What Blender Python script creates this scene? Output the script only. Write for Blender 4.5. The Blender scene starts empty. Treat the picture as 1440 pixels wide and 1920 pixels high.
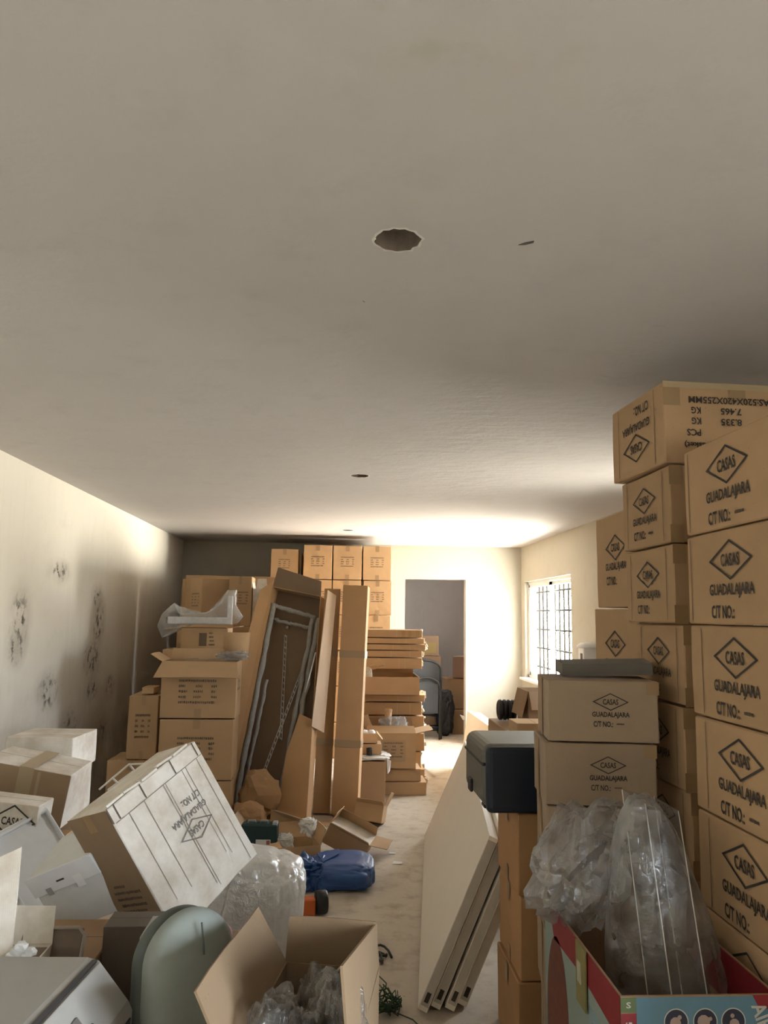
import bpy, bmesh, math, random
from mathutils import Vector, Matrix, noise
random.seed(7)
scene = bpy.context.scene
COL = scene.collection

# ------------------------------------------------------------------ camera
cam_data = bpy.data.cameras.new('camera')
cam = bpy.data.objects.new('camera', cam_data); COL.objects.link(cam)
cam_data.sensor_fit = 'VERTICAL'; cam_data.sensor_height = 36.0
cam_data.lens = 36.0 * 1442 / 1920
cam_data.clip_start = 0.05
RIGHT = Vector((0.99797139, -0.06173239, 0.01556364))
UP = Vector((-0.02372443, -0.13375351, 0.99073061))
FWD = Vector((0.05907848, 0.98909004, 0.13494674))
cam.matrix_world = Matrix(((RIGHT.x, UP.x, -FWD.x, 0.0), (RIGHT.y, UP.y, -FWD.y, 0.0), (RIGHT.z, UP.z, -FWD.z, 1.6), (0, 0, 0, 1)))
scene.camera = cam

# ------------------------------------------------------------------ world: hazy bright sky over sunlit ground
SKY, GROUND = 47.0, 62.0
world = bpy.data.worlds.new('daylight'); scene.world = world; world.use_nodes = True
wn = world.node_tree; wn.nodes.clear()
geo = wn.nodes.new('ShaderNodeTexCoord'); sep = wn.nodes.new('ShaderNodeSeparateXYZ')
ramp = wn.nodes.new('ShaderNodeMapRange'); ramp.inputs['From Min'].default_value = -0.06; ramp.inputs['From Max'].default_value = 0.06
mixw = wn.nodes.new('ShaderNodeMix'); mixw.data_type = 'RGBA'
mixw.inputs[6].default_value = (1.0 * GROUND, 0.91 * GROUND, 0.79 * GROUND, 1)
mixw.inputs[7].default_value = (0.87 * SKY, 0.92 * SKY, 1.02 * SKY, 1)
bgw = wn.nodes.new('ShaderNodeBackground'); outw = wn.nodes.new('ShaderNodeOutputWorld')
wn.links.new(geo.outputs['Generated'], sep.inputs[0]); wn.links.new(sep.outputs['Z'], ramp.inputs['Value'])
wn.links.new(ramp.outputs['Result'], mixw.inputs[0]); wn.links.new(mixw.outputs[2], bgw.inputs['Color'])
wn.links.new(bgw.outputs[0], outw.inputs['Surface'])

scene.view_settings.view_transform = 'Standard'; scene.view_settings.look = 'None'
scene.view_settings.exposure = 0.86; scene.view_settings.gamma = 1.0
scene.view_settings.use_curve_mapping = False

# ------------------------------------------------------------------ room measures (metres)
XL, XR, YB, YF, ZC = -2.0, 2.44, 10.1, -2.4, 2.54      # left, right, back, rear walls; ceiling height
WT = 0.24
W1 = (7.93, 9.90, 0.86, 2.075)       # window in view: y0, y1, z0, z1
W2 = (-1.20, 0.40, 0.80, 2.075)      # smaller window in the same wall, beside the photographer
W3 = (4.42, 5.15, 1.00, 1.91)       # one more behind the stacks half way along
VT = (10.80, 11.25, 1.60, 2.00)       # vent of the room beyond the doorway
DX0, DX1, DH = 0.897, 1.697, 2.10    # doorway in the back wall

def portal(loc, rot, sx, sy):
    d = bpy.data.lights.new('daylight_portal', 'AREA'); d.shape = 'RECTANGLE'; d.size = sx; d.size_y = sy
    d.cycles.is_portal = True
    o = bpy.data.objects.new('daylight_portal', d); COL.objects.link(o); o.location = loc; o.rotation_euler = rot
for w in (W1, W2, W3, VT):
    portal((XR + WT + 0.03, (w[0] + w[1]) / 2, (w[2] + w[3]) / 2), (0, math.pi / 2, 0), w[3] - w[2] + .1, w[1] - w[0] + .1)

# ------------------------------------------------------------------ materials
MATS = {}
def new_mat(name):
    m = bpy.data.materials.new(name); m.use_nodes = True
    nt = m.node_tree; b = nt.nodes['Principled BSDF']
    return m, nt, b
def node(nt, kind, **kw):
    n = nt.nodes.new(kind)
    for k, v in kw.items():
        if k in n.inputs: n.inputs[k].default_value = v
        else: setattr(n, k, v)
    return n
def mix_rgb(nt, fac, a, b, blend='MIX'):
    n = nt.nodes.new('ShaderNodeMix'); n.data_type = 'RGBA'; n.blend_type = blend
    for i, v in ((0, fac), (6, a), (7, b)):
        if hasattr(v, 'links'): nt.links.new(v, n.inputs[i])
        elif i == 0: n.inputs[0].default_value = v
        else: n.inputs[i].default_value = tuple(v) + ((1,) if len(v) == 3 else ())
    return n.outputs[2]
def noise_tex(nt, scale, detail=4, rough=.55, vec=None, dist=0):
    n = node(nt, 'ShaderNodeTexNoise', Scale=scale, Detail=detail, Roughness=rough, Distortion=dist)
    if vec is not None: nt.links.new(vec, n.inputs['Vector'])
    return n.outputs['Fac']
def ramp_of(nt, fac, lo, hi):
    n = node(nt, 'ShaderNodeMapRange'); n.inputs['From Min'].default_value = lo; n.inputs['From Max'].default_value = hi
    nt.links.new(fac, n.inputs['Value']); return n.outputs['Result']
def bump(nt, b, h, strength=.2, dist=.01):
    n = node(nt, 'ShaderNodeBump', Strength=strength, Distance=dist)
    nt.links.new(h, n.inputs['Height']); nt.links.new(n.outputs[0], b.inputs['Normal'])
def obj_coord(nt): return nt.nodes.new('ShaderNodeTexCoord').outputs['Object']

def plain(name, col, rough=.6, metal=0, spec=.4, vary=.08, scale=20, bumpy=0):
    if name in MATS: return MATS[name]
    m, nt, b = new_mat(name); c = obj_coord(nt)
    f = noise_tex(nt, scale, vec=c)
    lo = tuple(x * (1 - vary) for x in col); hi = tuple(min(1, x * (1 + vary)) for x in col)
    nt.links.new(mix_rgb(nt, f, lo, hi), b.inputs['Base Color'])
    b.inputs['Roughness'].default_value = rough; b.inputs['Metallic'].default_value = metal
    b.inputs['Specular IOR Level'].default_value = spec
    if bumpy: bump(nt, b, f, bumpy)
    MATS[name] = m; return m

def cardboard(name='kraft', col=(.50, .335, .19), dust=0.0, dustcol=(.60, .54, .46)):
    if name in MATS: return MATS[name]
    m, nt, b = new_mat('cardboard_' + name); c = obj_coord(nt)
    big = noise_tex(nt, 5, 5, .6, c); fine = noise_tex(nt, 120, 2, .5, c)
    info = nt.nodes.new('ShaderNodeObjectInfo').outputs['Random']
    base = mix_rgb(nt, big, tuple(x * .86 for x in col), tuple(x * 1.1 for x in col))
    tint = mix_rgb(nt, info, (.90, .89, .87), (1.06, 1.05, 1.04))
    base = mix_rgb(nt, 1.0, base, tint, 'MULTIPLY')
    speck = ramp_of(nt, fine, .68, .8)
    base = mix_rgb(nt, speck, base, tuple(x * .7 for x in col))
    if dust:
        d = ramp_of(nt, noise_tex(nt, 7, 6, .65, c), .35, .35 + .9 * (1.2 - dust))
        base = mix_rgb(nt, d, base, dustcol)
    nt.links.new(base, b.inputs['Base Color'])
    b.inputs['Roughness'].default_value = .82; b.inputs['Specular IOR Level'].default_value = .25
    wv = node(nt, 'ShaderNodeTexWave', Scale=55, Distortion=.6); wv.bands_direction = 'X'; nt.links.new(c, wv.inputs['Vector'])
    h = mix_rgb(nt, .8, wv.outputs['Fac'], big)
    bump(nt, b, h, .12, .004)
    MATS[name] = m; return m

KRAFT = cardboard()
WARM = cardboard('warm', (.56, .37, .205))
PALE = cardboard('pale_dusty', (.58, .51, .42), .9, (.76, .71, .64))
DARKC = cardboard('dark', (.36, .235, .14))
GREYC = cardboard('grey_kraft', (.41, .315, .225))
def clear_film(name, tint=(.9, .9, .9), cover=.28, rough=.18, white=.5, crinkle=16, edge=.55, relief=.7, patch=18, gloss=.45):
    if name in MATS: return MATS[name]
    m, nt, b = new_mat(name); nt.nodes.remove(b)
    out = nt.nodes['Material Output']; c = obj_coord(nt)
    tr = nt.nodes.new('ShaderNodeBsdfTransparent'); tr.inputs[0].default_value = (*tint, 1)
    gl = nt.nodes.new('ShaderNodeBsdfGlossy'); gl.inputs['Roughness'].default_value = rough; gl.inputs['Color'].default_value = (.9, .9, .9, 1)
    df = nt.nodes.new('ShaderNodeBsdfDiffuse'); df.inputs['Color'].default_value = (white, white * .98, white * .94, 1)
    tl = nt.nodes.new('ShaderNodeBsdfTranslucent'); tl.inputs['Color'].default_value = (white, white * .98, white * .94, 1)
    ad = nt.nodes.new('ShaderNodeMixShader'); ad.inputs[0].default_value = .5; nt.links.new(df.outputs[0], ad.inputs[1]); nt.links.new(tl.outputs[0], ad.inputs[2])
    sur = nt.nodes.new('ShaderNodeMixShader'); sur.inputs[0].default_value = gloss
    nt.links.new(ad.outputs[0], sur.inputs[1]); nt.links.new(gl.outputs[0], sur.inputs[2])
    lw = nt.nodes.new('ShaderNodeLayerWeight'); lw.inputs['Blend'].default_value = .35
    f = noise_tex(nt, patch or 18, 4, .6, c); fr = ramp_of(nt, f, .3, .75) if patch else ramp_of(nt, f, -1.0, .9)
    add = nt.nodes.new('ShaderNodeMath'); add.operation = 'MULTIPLY_ADD'; nt.links.new(lw.outputs['Facing'], add.inputs[0]); add.inputs[1].default_value = edge
    sc = nt.nodes.new('ShaderNodeMath'); sc.operation = 'MULTIPLY'; nt.links.new(fr, sc.inputs[0]); sc.inputs[1].default_value = cover * 2
    nt.links.new(sc.outputs[0], add.inputs[2]); add.use_clamp = True
    mx = nt.nodes.new('ShaderNodeMixShader'); nt.links.new(add.outputs[0], mx.inputs[0])
    nt.links.new(tr.outputs[0], mx.inputs[1]); nt.links.new(sur.outputs[0], mx.inputs[2])
    vo = node(nt, 'ShaderNodeTexVoronoi', Scale=crinkle, Randomness=1.0); vo.feature = 'F1'; vo.distance = 'EUCLIDEAN'
    mpv = node(nt, 'ShaderNodeMapping'); mpv.inputs['Scale'].default_value = (1.0, 1.0, .45); mpv.inputs['Rotation'].default_value = (0, .5, .3)
    nt.links.new(c, mpv.inputs['Vector']); nt.links.new(mpv.outputs[0], vo.inputs['Vector'])
    bp = node(nt, 'ShaderNodeBump', Strength=relief, Distance=.02)
    hm = nt.nodes.new('ShaderNodeMath'); hm.operation = 'ADD'; nt.links.new(vo.outputs['Distance'], hm.inputs[0]); nt.links.new(noise_tex(nt, crinkle * 1.6, 4, .6, c, 1.5), hm.inputs[1])
    nt.links.new(hm.outputs[0], bp.inputs['Height'])
    for s in (gl, df): nt.links.new(bp.outputs[0], s.inputs['Normal'])
    nt.links.new(mx.outputs[0], out.inputs['Surface'])
    MATS[name] = m; return m
FILM = clear_film('clear_film')
BUBBLE = clear_film('bubble_wrap', cover=.62, rough=.14, white=.85, crinkle=14, relief=.45, patch=0, gloss=.22)
TAPE = plain('parcel_tape', (.36, .235, .12), .35, spec=.5)
INK = plain('black_ink', (.045, .038, .032), .7)
FADED = plain('faded_ink', (.16, .115, .075), .8)
WHITE = plain('white_plastic', (.72, .73, .74), .4)
PAPER = plain('white_paper', (.75, .74, .72), .8, bumpy=.2)
BLACK = plain('black_plastic', (.018, .018, .02), .45)
FOAM = plain('grey_foam', (.30, .285, .26), .95, vary=.3, scale=30, bumpy=.4)
STEEL = plain('steel', (.36, .35, .33), .4, .8)

def plaster(name, col, stain=None, streak=0, rough_patch=None, bumpk=.15):
    m, nt, b = new_mat(name); c = obj_coord(nt)
    big = noise_tex(nt, .9, 6, .6, c); mid = noise_tex(nt, 6, 5, .6, c)
    base = mix_rgb(nt, big, tuple(x * .90 for x in col), tuple(min(1, x * 1.06) for x in col))
    base = mix_rgb(nt, ramp_of(nt, mid, .55, .8), base, tuple(x * .9 for x in col))
    if streak:
        mp = node(nt, 'ShaderNodeMapping'); mp.inputs['Scale'].default_value = (5, 5, .35); nt.links.new(c, mp.inputs['Vector'])
        base = mix_rgb(nt, ramp_of(nt, noise_tex(nt, 2.5, 5, .6, mp.outputs[0]), .5, .95), base, tuple(x * (1 - streak) for x in col))
    if stain: base = stain(nt, c, base)
    nt.links.new(base, b.inputs['Base Color']); b.inputs['Roughness'].default_value = .9; b.inputs['Specular IOR Level'].default_value = .2
    h = mid
    if rough_patch: h = rough_patch(nt, c, mid)
    bump(nt, b, h, bumpk, .02)
    return m
def blob_mask(nt, c, centre, radius, noise_scale, lo, hi):
    """1 inside an ellipsoid around centre where a noise is high: flaked or mouldy spots"""
    mp = node(nt, 'ShaderNodeMapping'); mp.vector_type = 'POINT'
    mp.inputs['Location'].default_value = tuple(-centre[i] / radius[i] for i in range(3)); mp.inputs['Scale'].default_value = tuple(1 / r for r in radius)
    nt.links.new(c, mp.inputs['Vector'])
    ln = nt.nodes.new('ShaderNodeVectorMath'); ln.operation = 'LENGTH'; nt.links.new(mp.outputs[0], ln.inputs[0])
    inside = node(nt, 'ShaderNodeMapRange'); inside.inputs['From Min'].default_value = 1.0; inside.inputs['From Max'].default_value = .35
    nt.links.new(ln.outputs['Value'], inside.inputs['Value'])
    n = ramp_of(nt, noise_tex(nt, noise_scale, 5, .65, c), lo, hi)
    mu = nt.nodes.new('ShaderNodeMath'); mu.operation = 'MULTIPLY'; nt.links.new(inside.outputs[0], mu.inputs[0]); nt.links.new(n, mu.inputs[1])
    return mu.outputs[0]

# ------------------------------------------------------------------ object helpers
def tag(o, label=None, cat=None, group=None, kind=None):
    if label: o['label'] = label
    if cat: o['category'] = cat
    if group: o['group'] = group
    if kind: o['kind'] = kind
    return o
def link(name, mesh, mat=None, parent=None, mw=None):
    if mat is not None and not mesh.materials: mesh.materials.append(mat)
    o = bpy.data.objects.new(name, mesh); COL.objects.link(o)
    if parent: o.parent = parent
    if name == 'print_lines': o['kind'] = 'stuff'          # strokes too small to pick apart
    if mw is not None: o.matrix_basis = mw
    if mat is not None and mesh.materials[0] != mat:
        o.material_slots[0].link = 'OBJECT'; o.material_slots[0].material = mat
    return o
def empty(name, loc=(0, 0, 0), R=None, **kw):
    o = bpy.data.objects.new(name, None); COL.objects.link(o); o.empty_display_size = .05
    M = (R.to_4x4() if R is not None else Matrix.Identity(4)); M.translation = Vector(loc); o.matrix_basis = M
    tag(o, **kw); return o
def bm_mesh(bm, name, smooth=False):
    me = bpy.data.meshes.new(name); bmesh.ops.recalc_face_normals(bm, faces=bm.faces[:]); bm.to_mesh(me); bm.free()
    if smooth:
        for p in me.polygons: p.use_smooth = True
    return me
def add_box(bm, c, s, R=None):
    M = Matrix.Translation(Vector(c)) @ (R.to_4x4() if R is not None else Matrix.Identity(4)) @ Matrix.Diagonal((s[0], s[1], s[2], 1))
    return bmesh.ops.create_cube(bm, size=1, matrix=M)['verts']
def box_mesh(c, s, name='box', bev=0, R=None, seg=2):
    bm = bmesh.new(); add_box(bm, c, s, R)
    if bev: bmesh.ops.bevel(bm, geom=bm.edges[:], offset=bev, segments=seg, affect='EDGES', profile=.5)
    return bm_mesh(bm, name)
def add_tube(bm, pts, r, n=8, closed=False):
    pts = [Vector(p) for p in pts]; rings = []
    N = len(pts)
    for i, p in enumerate(pts):
        t = (pts[(i + 1) % N] - pts[i - 1]) if closed else (pts[min(i + 1, N - 1)] - pts[max(i - 1, 0)])
        t.normalize(); a = t.orthogonal().normalized() if i == 0 else (prev - t * prev.dot(t)).normalized()
        prev = a; b = t.cross(a)
        rr = r[i] if isinstance(r, (list, tuple)) else r
        rings.append([bm.verts.new(p + (a * math.cos(k * 2 * math.pi / n) + b * math.sin(k * 2 * math.pi / n)) * rr) for k in range(n)])
    for i in range(N if closed else N - 1):
        A, B = rings[i], rings[(i + 1) % N]
        for k in range(n): bm.faces.new((A[k], A[(k + 1) % n], B[(k + 1) % n], B[k]))
    if not closed: bm.faces.new(rings[0]); bm.faces.new(rings[-1])
def tube_mesh(pts, r, n=8, closed=False, name='tube'):
    bm = bmesh.new(); add_tube(bm, pts, r, n, closed); return bm_mesh(bm, name, True)
def add_slab(bm, poly, thick, both=True):
    """a flat board: polygon outline in 3D given a thickness along its normal"""
    P = [Vector(p) for p in poly]; nrm = Vector((0, 0, 0))
    for i in range(len(P)): nrm += (P[i] - P[0]).cross(P[(i + 1) % len(P)] - P[0])
    nrm.normalize(); off = nrm * thick * .5
    A = [bm.verts.new(p + off) for p in P]; B = [bm.verts.new(p - off) for p in P]
    bm.faces.new(A); bm.faces.new(B[::-1])
    for i in range(len(P)): j = (i + 1) % len(P); bm.faces.new((A[i], B[i], B[j], A[j]))
def slab_mesh(poly, thick=.005, name='board', bend=0, seed=0):
    bm = bmesh.new(); add_slab(bm, poly, thick)
    return bm_mesh(bm, name)
def lathe_mesh(profile, n=24, name='lathe', smooth=True, cap=True):
    bm = bmesh.new(); rings = []
    for r, z in profile:
        rings.append([bm.verts.new((r * math.cos(2 * math.pi * k / n), r * math.sin(2 * math.pi * k / n), z)) for k in range(n)])
    for A, B in zip(rings, rings[1:]):
        for k in range(n): bm.faces.new((A[k], A[(k + 1) % n], B[(k + 1) % n], B[k]))
    if cap: bm.faces.new(rings[0]); bm.faces.new(rings[-1])
    return bm_mesh(bm, name, smooth)
def crumple_mesh(radii, seed=0, amp=.12, sub=5, power=.7, freq=3.0, name='crumple', squash=None, smooth=False):
    """a creased lump: rounded block pushed in and out along a cell pattern"""
    bm = bmesh.new(); bmesh.ops.create_icosphere(bm, subdivisions=sub, radius=1)
    off = Vector((seed * 3.7, seed * 1.3, seed * 5.1))
    for v in bm.verts:
        d = v.co.normalized()
        q = Vector([math.copysign(abs(x) ** power, x) for x in d])
        dist = noise.voronoi(d * freq + off)[0]
        e = dist[1] - dist[0]
        k = 1 + amp * (.9 * noise.noise(d * freq * .8 + off) + .45 * min(e, .5) - .25 * math.exp(-e * 9)) + amp * .18 * noise.noise(d * freq * 4 + off)
        q = q * k
        p = Vector((q.x * radii[0], q.y * radii[1], q.z * radii[2]))
        if squash: p = squash(p)
        v.co = p
    return bm_mesh(bm, name, smooth)

# text: built once per string, shared, scaled to a width and a height
TXT = {}
def text_mesh(s):
    if s not in TXT:
        cu = bpy.data.curves.new('lettering', 'FONT'); cu.body = s; cu.resolution_u = 2; cu.offset = .022; cu.fill_mode = 'FRONT'
        o = bpy.data.objects.new('lettering', cu); COL.objects.link(o)
        dg = bpy.context.evaluated_depsgraph_get()
        me = bpy.data.meshes.new_from_object(o.evaluated_get(dg)); bpy.data.objects.remove(o); bpy.data.curves.remove(cu)
        xs = [v.co.x for v in me.vertices]; ys = [v.co.y for v in me.vertices]
        cx, cy, w, h = (min(xs) + max(xs)) / 2, (min(ys) + max(ys)) / 2, max(xs) - min(xs), max(ys) - min(ys)
        for v in me.vertices: v.co = ((v.co.x - cx) / w, (v.co.y - cy) / h, 0)
        me.name = 'lettering'; TXT[s] = me
    return TXT[s]
def face_frame(face, w, d, h):
    """frame on a face of a block centred on its base: origin at the face's lower left as one reads it"""
    F = {'left': ((-w / 2, d / 2, 0), (0, -1, 0), (0, 0, 1)), 'front': ((-w / 2, -d / 2, 0), (1, 0, 0), (0, 0, 1)),
         'right': ((w / 2, -d / 2, 0), (0, 1, 0), (0, 0, 1)), 'top': ((-w / 2, -d / 2, h), (1, 0, 0), (0, 1, 0))}[face]
    o, u, v = map(Vector, F); return o, u, v, u.cross(v)
def on_face(fr, x, y, sx=1, sy=1, rot=0, lift=.0012):
    o, u, v, n = fr; c = o + u * x + v * y + n * lift
    a, b = math.cos(rot), math.sin(rot); U = (u * a + v * b) * sx; V = (v * a - u * b) * sy
    return Matrix(((U.x, V.x, n.x, c.x), (U.y, V.y, n.y, c.y), (U.z, V.z, n.z, c.z), (0, 0, 0, 1)))
def diamond_mesh():
    if 'diamond' not in TXT:
        bm = bmesh.new(); t = .055
        O = [(-.5, 0), (0, .5), (.5, 0), (0, -.5)]; I = [(x * (1 - 2.2 * t), y * (1 - 2.2 * t)) for x, y in O]
        vo = [bm.verts.new((x, y, 0)) for x, y in O]; vi = [bm.verts.new((x, y, 0)) for x, y in I]
        for k in range(4): bm.faces.new((vo[k], vo[(k + 1) % 4], vi[(k + 1) % 4], vi[k]))
        TXT['diamond'] = bm_mesh(bm, 'diamond_mark')
    return TXT['diamond']
def dashes_mesh(rows, seed=0):
    """small print too blurred to read: rows of short strokes inside a unit square"""
    key = ('dash', tuple(rows), seed)
    if key not in TXT:
        rnd = random.Random(seed); bm = bmesh.new(); n = len(rows)
        for i, segs in enumerate(rows):
            y = .5 - (i + .5) / n; hh = .26 / n
            for a, b in segs:
                x = a
                while x < b - .01:
                    l = min(b - x, rnd.uniform(.018, .05))
                    y0 = y - hh * rnd.uniform(.6, 1); y1 = y + hh * rnd.uniform(.6, 1)
                    bm.faces.new([bm.verts.new(p) for p in ((x - .5, y0, 0), (x + l - .5, y0, 0), (x + l - .5, y1, 0), (x - .5, y1, 0))])
                    x += l + .014
        TXT[key] = bm_mesh(bm, 'print_lines')
    return TXT[key]
def mark(root, fr, cx, cy, s=1.0, rot=0, ink=INK, sx=1.0, ct=True, num=False):
    """the printed diamond with CASAS, GUADALAJARA and C/T NO.:"""
    a, b = math.cos(rot), math.sin(rot)
    def put(name, me, dx, dy, w, h):
        dx *= s * sx; dy *= s
        link(name, me, ink, root, on_face(fr, cx + dx * a - dy * b, cy + dx * b + dy * a, w * s * sx, h * s, rot))
    put('diamond_mark', diamond_mesh(), 0, .055, .235, .112)
    put('lettering', text_mesh('CASAS'), 0, .055, .10, .036)
    put('lettering', text_mesh('GUADALAJARA'), 0, -.03, .24, .042)
    if ct: put('lettering', text_mesh('C/T NO.:'), -.05, -.087, .125, .037)
    if num: put('print_lines', dashes_mesh(((( .1, .9),),), 3), .06, -.085, .06, .02)

BODY = {}
def body_mesh(w, d, h, var=0, dent=.004):
    key = (round(w, 3), round(d, 3), round(h, 3), var, dent)
    if key not in BODY:
        bm = bmesh.new(); add_box(bm, (0, 0, h / 2), (w, d, h))
        bmesh.ops.bevel(bm, geom=bm.edges[:], offset=.004, segments=1, affect='EDGES')
        L = [e for e in bm.edges if e.calc_length() > .06]
        bmesh.ops.subdivide_edges(bm, edges=L, cuts=3, use_grid_fill=True)
        off = Vector((var * 7.1, w * 31, h * 17))
        for v in bm.verts:
            k = .5 + .5 * noise.noise(v.co * 6 + off); k2 = max(0, noise.noise(v.co * 14 + off)) * .7
            c = Vector((0, 0, h / 2)); dirn = Vector((v.co.x / w, v.co.y / d, (v.co.z - h / 2) / h))
            v.co -= Vector((math.copysign(1, dirn.x) if abs(dirn.x) > .48 else 0, math.copysign(1, dirn.y) if abs(dirn.y) > .48 else 0,
                            math.copysign(1, dirn.z) if abs(dirn.z) > .48 else 0)) * (k + k2) * dent
        BODY[key] = bm_mesh(bm, 'carton_body')
    return BODY[key]
def strip(root, name, fr, x0, y0, x1, y1, mat, lift=.0008):
    me = UNIT
    return link(name, me, mat, root, on_face(fr, (x0 + x1) / 2, (y0 + y1) / 2, abs(x1 - x0), abs(y1 - y0), 0, lift))
bmq = bmesh.new(); bmq.faces.new([bmq.verts.new(p) for p in ((-.5, -.5, 0), (.5, -.5, 0), (.5, .5, 0), (-.5, .5, 0))]); UNIT = bm_mesh(bmq, 'strip')

def Rz(deg): return Matrix.Rotation(math.radians(deg), 3, 'Z')
def Rxyz(x, y, z):
    return Matrix.Rotation(math.radians(z), 3, 'Z') @ Matrix.Rotation(math.radians(y), 3, 'Y') @ Matrix.Rotation(math.radians(x), 3, 'X')
def carton(corner, w, d, h, label, yaw=0, R=None, mat=KRAFT, group=None, name='carton', cat='box', var=None, dent=.004,
           tape=('front',), spec=None, creases=None, topseam=True):
    """closed carton; corner = front-left-bottom corner; empty at the middle of its base"""
    R = R or Rz(yaw)
    c = Vector(corner) + R @ Vector((w / 2, d / 2, 0))
    root = empty(name, c, R, label=label, cat=cat, group=group)
    var = random.randrange(4) if var is None else var
    link('carton_body', body_mesh(w, d, h, var, dent), mat, root)
    tw = min(.05, .13 * w)
    if topseam:
        fr = face_frame('top', w, d, h)
        strip(root, 'flap_seam', fr, .004, d / 2 - .0015, w - .004, d / 2 + .0015, INK, .0006) if d < w else strip(root, 'flap_seam', fr, w / 2 - .0015, .004, w / 2 + .0015, d - .004, INK, .0006)
        if tape: strip(root, 'tape', fr, .002, d / 2 - tw / 2, w - .002, d / 2 + tw / 2, TAPE, .0009) if d < w else strip(root, 'tape', fr, w / 2 - tw / 2, .002, w / 2 + tw / 2, d - .002, TAPE, .0009)
    for f in tape or ():
        fr = face_frame(f, w, d, h); L = w if f == 'front' else d
        strip(root, 'tape', fr, L / 2 - tw / 2, h - .07 * min(1, h / .25), L / 2 + tw / 2, h - .002, TAPE)
        strip(root, 'tape', fr, L / 2 - tw / 2, .002, L / 2 + tw / 2, .06 * min(1, h / .25), TAPE)
    for f, xs in (creases or ()):
        fr = face_frame(f, w, d, h)
        for x in xs: strip(root, 'crease', fr, x - .0016, .01, x + .0016, h - .012, FADED)
    if spec:
        f, x, y, sw, sh = spec; fr = face_frame(f, w, d, h)
        link('print_lines', dashes_mesh((((.05, .95),), ((.05, .2), (.45, .6), (.82, .95)), ((.05, .25), (.4, .62), (.82, .93)), ((.05, .22), (.4, .6), (.82, .95)), ((.05, .9),)), var), FADED, root,
             on_face(fr, x, y, sw, sh))
    return root
def fr_of(w, d, h, f): return face_frame(f, w, d, h)
#==PART2
# ================================================================== THE ROOM
def struct(name, me, mat, parent=None):
    o = link(name, me, mat, parent)
    if not parent: tag(o, kind='structure')
    return o
MOULD = [((-2.000, 5.049, 1.535), (.2, .16, .22)), ((-2.000, 5.032, 1.370), (.2, .14, .12)), ((-2.000, 5.699, 1.886), (.2, .20, .08)), ((-2.000, 6.699, 1.591), (.2, .16, .13)),
         ((-2.000, 6.699, 1.457), (.2, .16, .13)), ((-2.000, 6.578, 1.216), (.2, .24, .16)), ((-2.000, 5.641, 1.039), (.2, .22, .14)), ((-2.000, 6.630, 0.970), (.2, .16, .10)),
         ((-2.000, 7.148, 0.960), (.2, .16, .10)), ((-2.000, 6.125, 0.689), (.2, .20, .18)), ((-2.000, 6.978, 0.578), (.2, .18, .12)), ((-2.000, 6.617, 1.702), (.2, .14, .12))]
def wall_stains(nt, c, base):
    for i, (p, r) in enumerate(MOULD):
        base = mix_rgb(nt, blob_mask(nt, c, p, tuple(x * 1.5 for x in r), 3, .3, .7), base, (.46, .42, .36))
        base = mix_rgb(nt, blob_mask(nt, c, p, r, 13 + i % 3, .50, .60), base, (.10, .08, .065))
    low_tone = node(nt, 'ShaderNodeMapRange'); low_tone.inputs['From Min'].default_value = 1.25; low_tone.inputs['From Max'].default_value = .35
    sp = nt.nodes.new('ShaderNodeSeparateXYZ'); nt.links.new(c, sp.inputs[0]); nt.links.new(sp.outputs['Z'], low_tone.inputs['Value'])
    mu = nt.nodes.new('ShaderNodeMath'); mu.operation = 'MULTIPLY'; nt.links.new(low_tone.outputs[0], mu.inputs[0])
    nt.links.new(ramp_of(nt, noise_tex(nt, 2.2, 6, .65, c), .35, .7), mu.inputs[1])
    return mix_rgb(nt, mu.outputs[0], base, (.42, .37, .30))  # patchy brown tone, stronger towards the bottom of the wall
def ceil_stains(nt, c, base):
    for p, r, s, lo, hi, col in (((0.244, 1.201, 2.540), (.28, .16, .2), 5, .45, .75, (.56, .52, .47)), ((0.167, 1.121, 2.540), (.3, .12, .2), 9, .52, .7, (.50, .47, .42)),
                                 ((0.328, 1.234, 2.540), (.2, .12, .2), 7, .45, .7, (.56, .52, .47)), ((-0.353, 1.501, 2.540), (.12, .1, .1), 9, .5, .7, (.58, .54, .49)),
                                 ((0.488, 1.428, 2.540), (.12, .09, .1), 9, .5, .7, (.56, .52, .47)), ((0.206, 1.615, 2.540), (.1, .06, .1), 9, .45, .65, (.58, .54, .49))):
        base = mix_rgb(nt, blob_mask(nt, c, p, r, s, lo, hi), base, col)
    fly = ramp_of(nt, noise_tex(nt, 22, 2, .5, c), .79, .81)
    return mix_rgb(nt, fly, base, (.25, .23, .2))
def ceil_rough(nt, c, mid):
    m = blob_mask(nt, c, (1.143, 4.402, 2.540), (1.1, 2.2, 1), 1, -1, 0)
    mp = node(nt, 'ShaderNodeMapping'); mp.inputs['Scale'].default_value = (1, 2.0, 1); nt.links.new(c, mp.inputs['Vector'])
    n = noise_tex(nt, 7, 5, .62, mp.outputs[0])
    mu = nt.nodes.new('ShaderNodeMath'); mu.operation = 'MULTIPLY'; nt.links.new(m, mu.inputs[0]); nt.links.new(n, mu.inputs[1])
    ad = nt.nodes.new('ShaderNodeMath'); ad.operation = 'MULTIPLY_ADD'; nt.links.new(mu.outputs[0], ad.inputs[0]); ad.inputs[1].default_value = 2.0
    mul2 = nt.nodes.new('ShaderNodeMath'); mul2.operation = 'MULTIPLY'; nt.links.new(mid, mul2.inputs[0]); mul2.inputs[1].default_value = .5
    nt.links.new(mul2.outputs[0], ad.inputs[2]); return ad.outputs[0]
M_LEFT = plaster('plaster_left', (.74, .70, .62), wall_stains, .10)
M_WALL = plaster('plaster_cream', (.47, .445, .375), None, .05)
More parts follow.
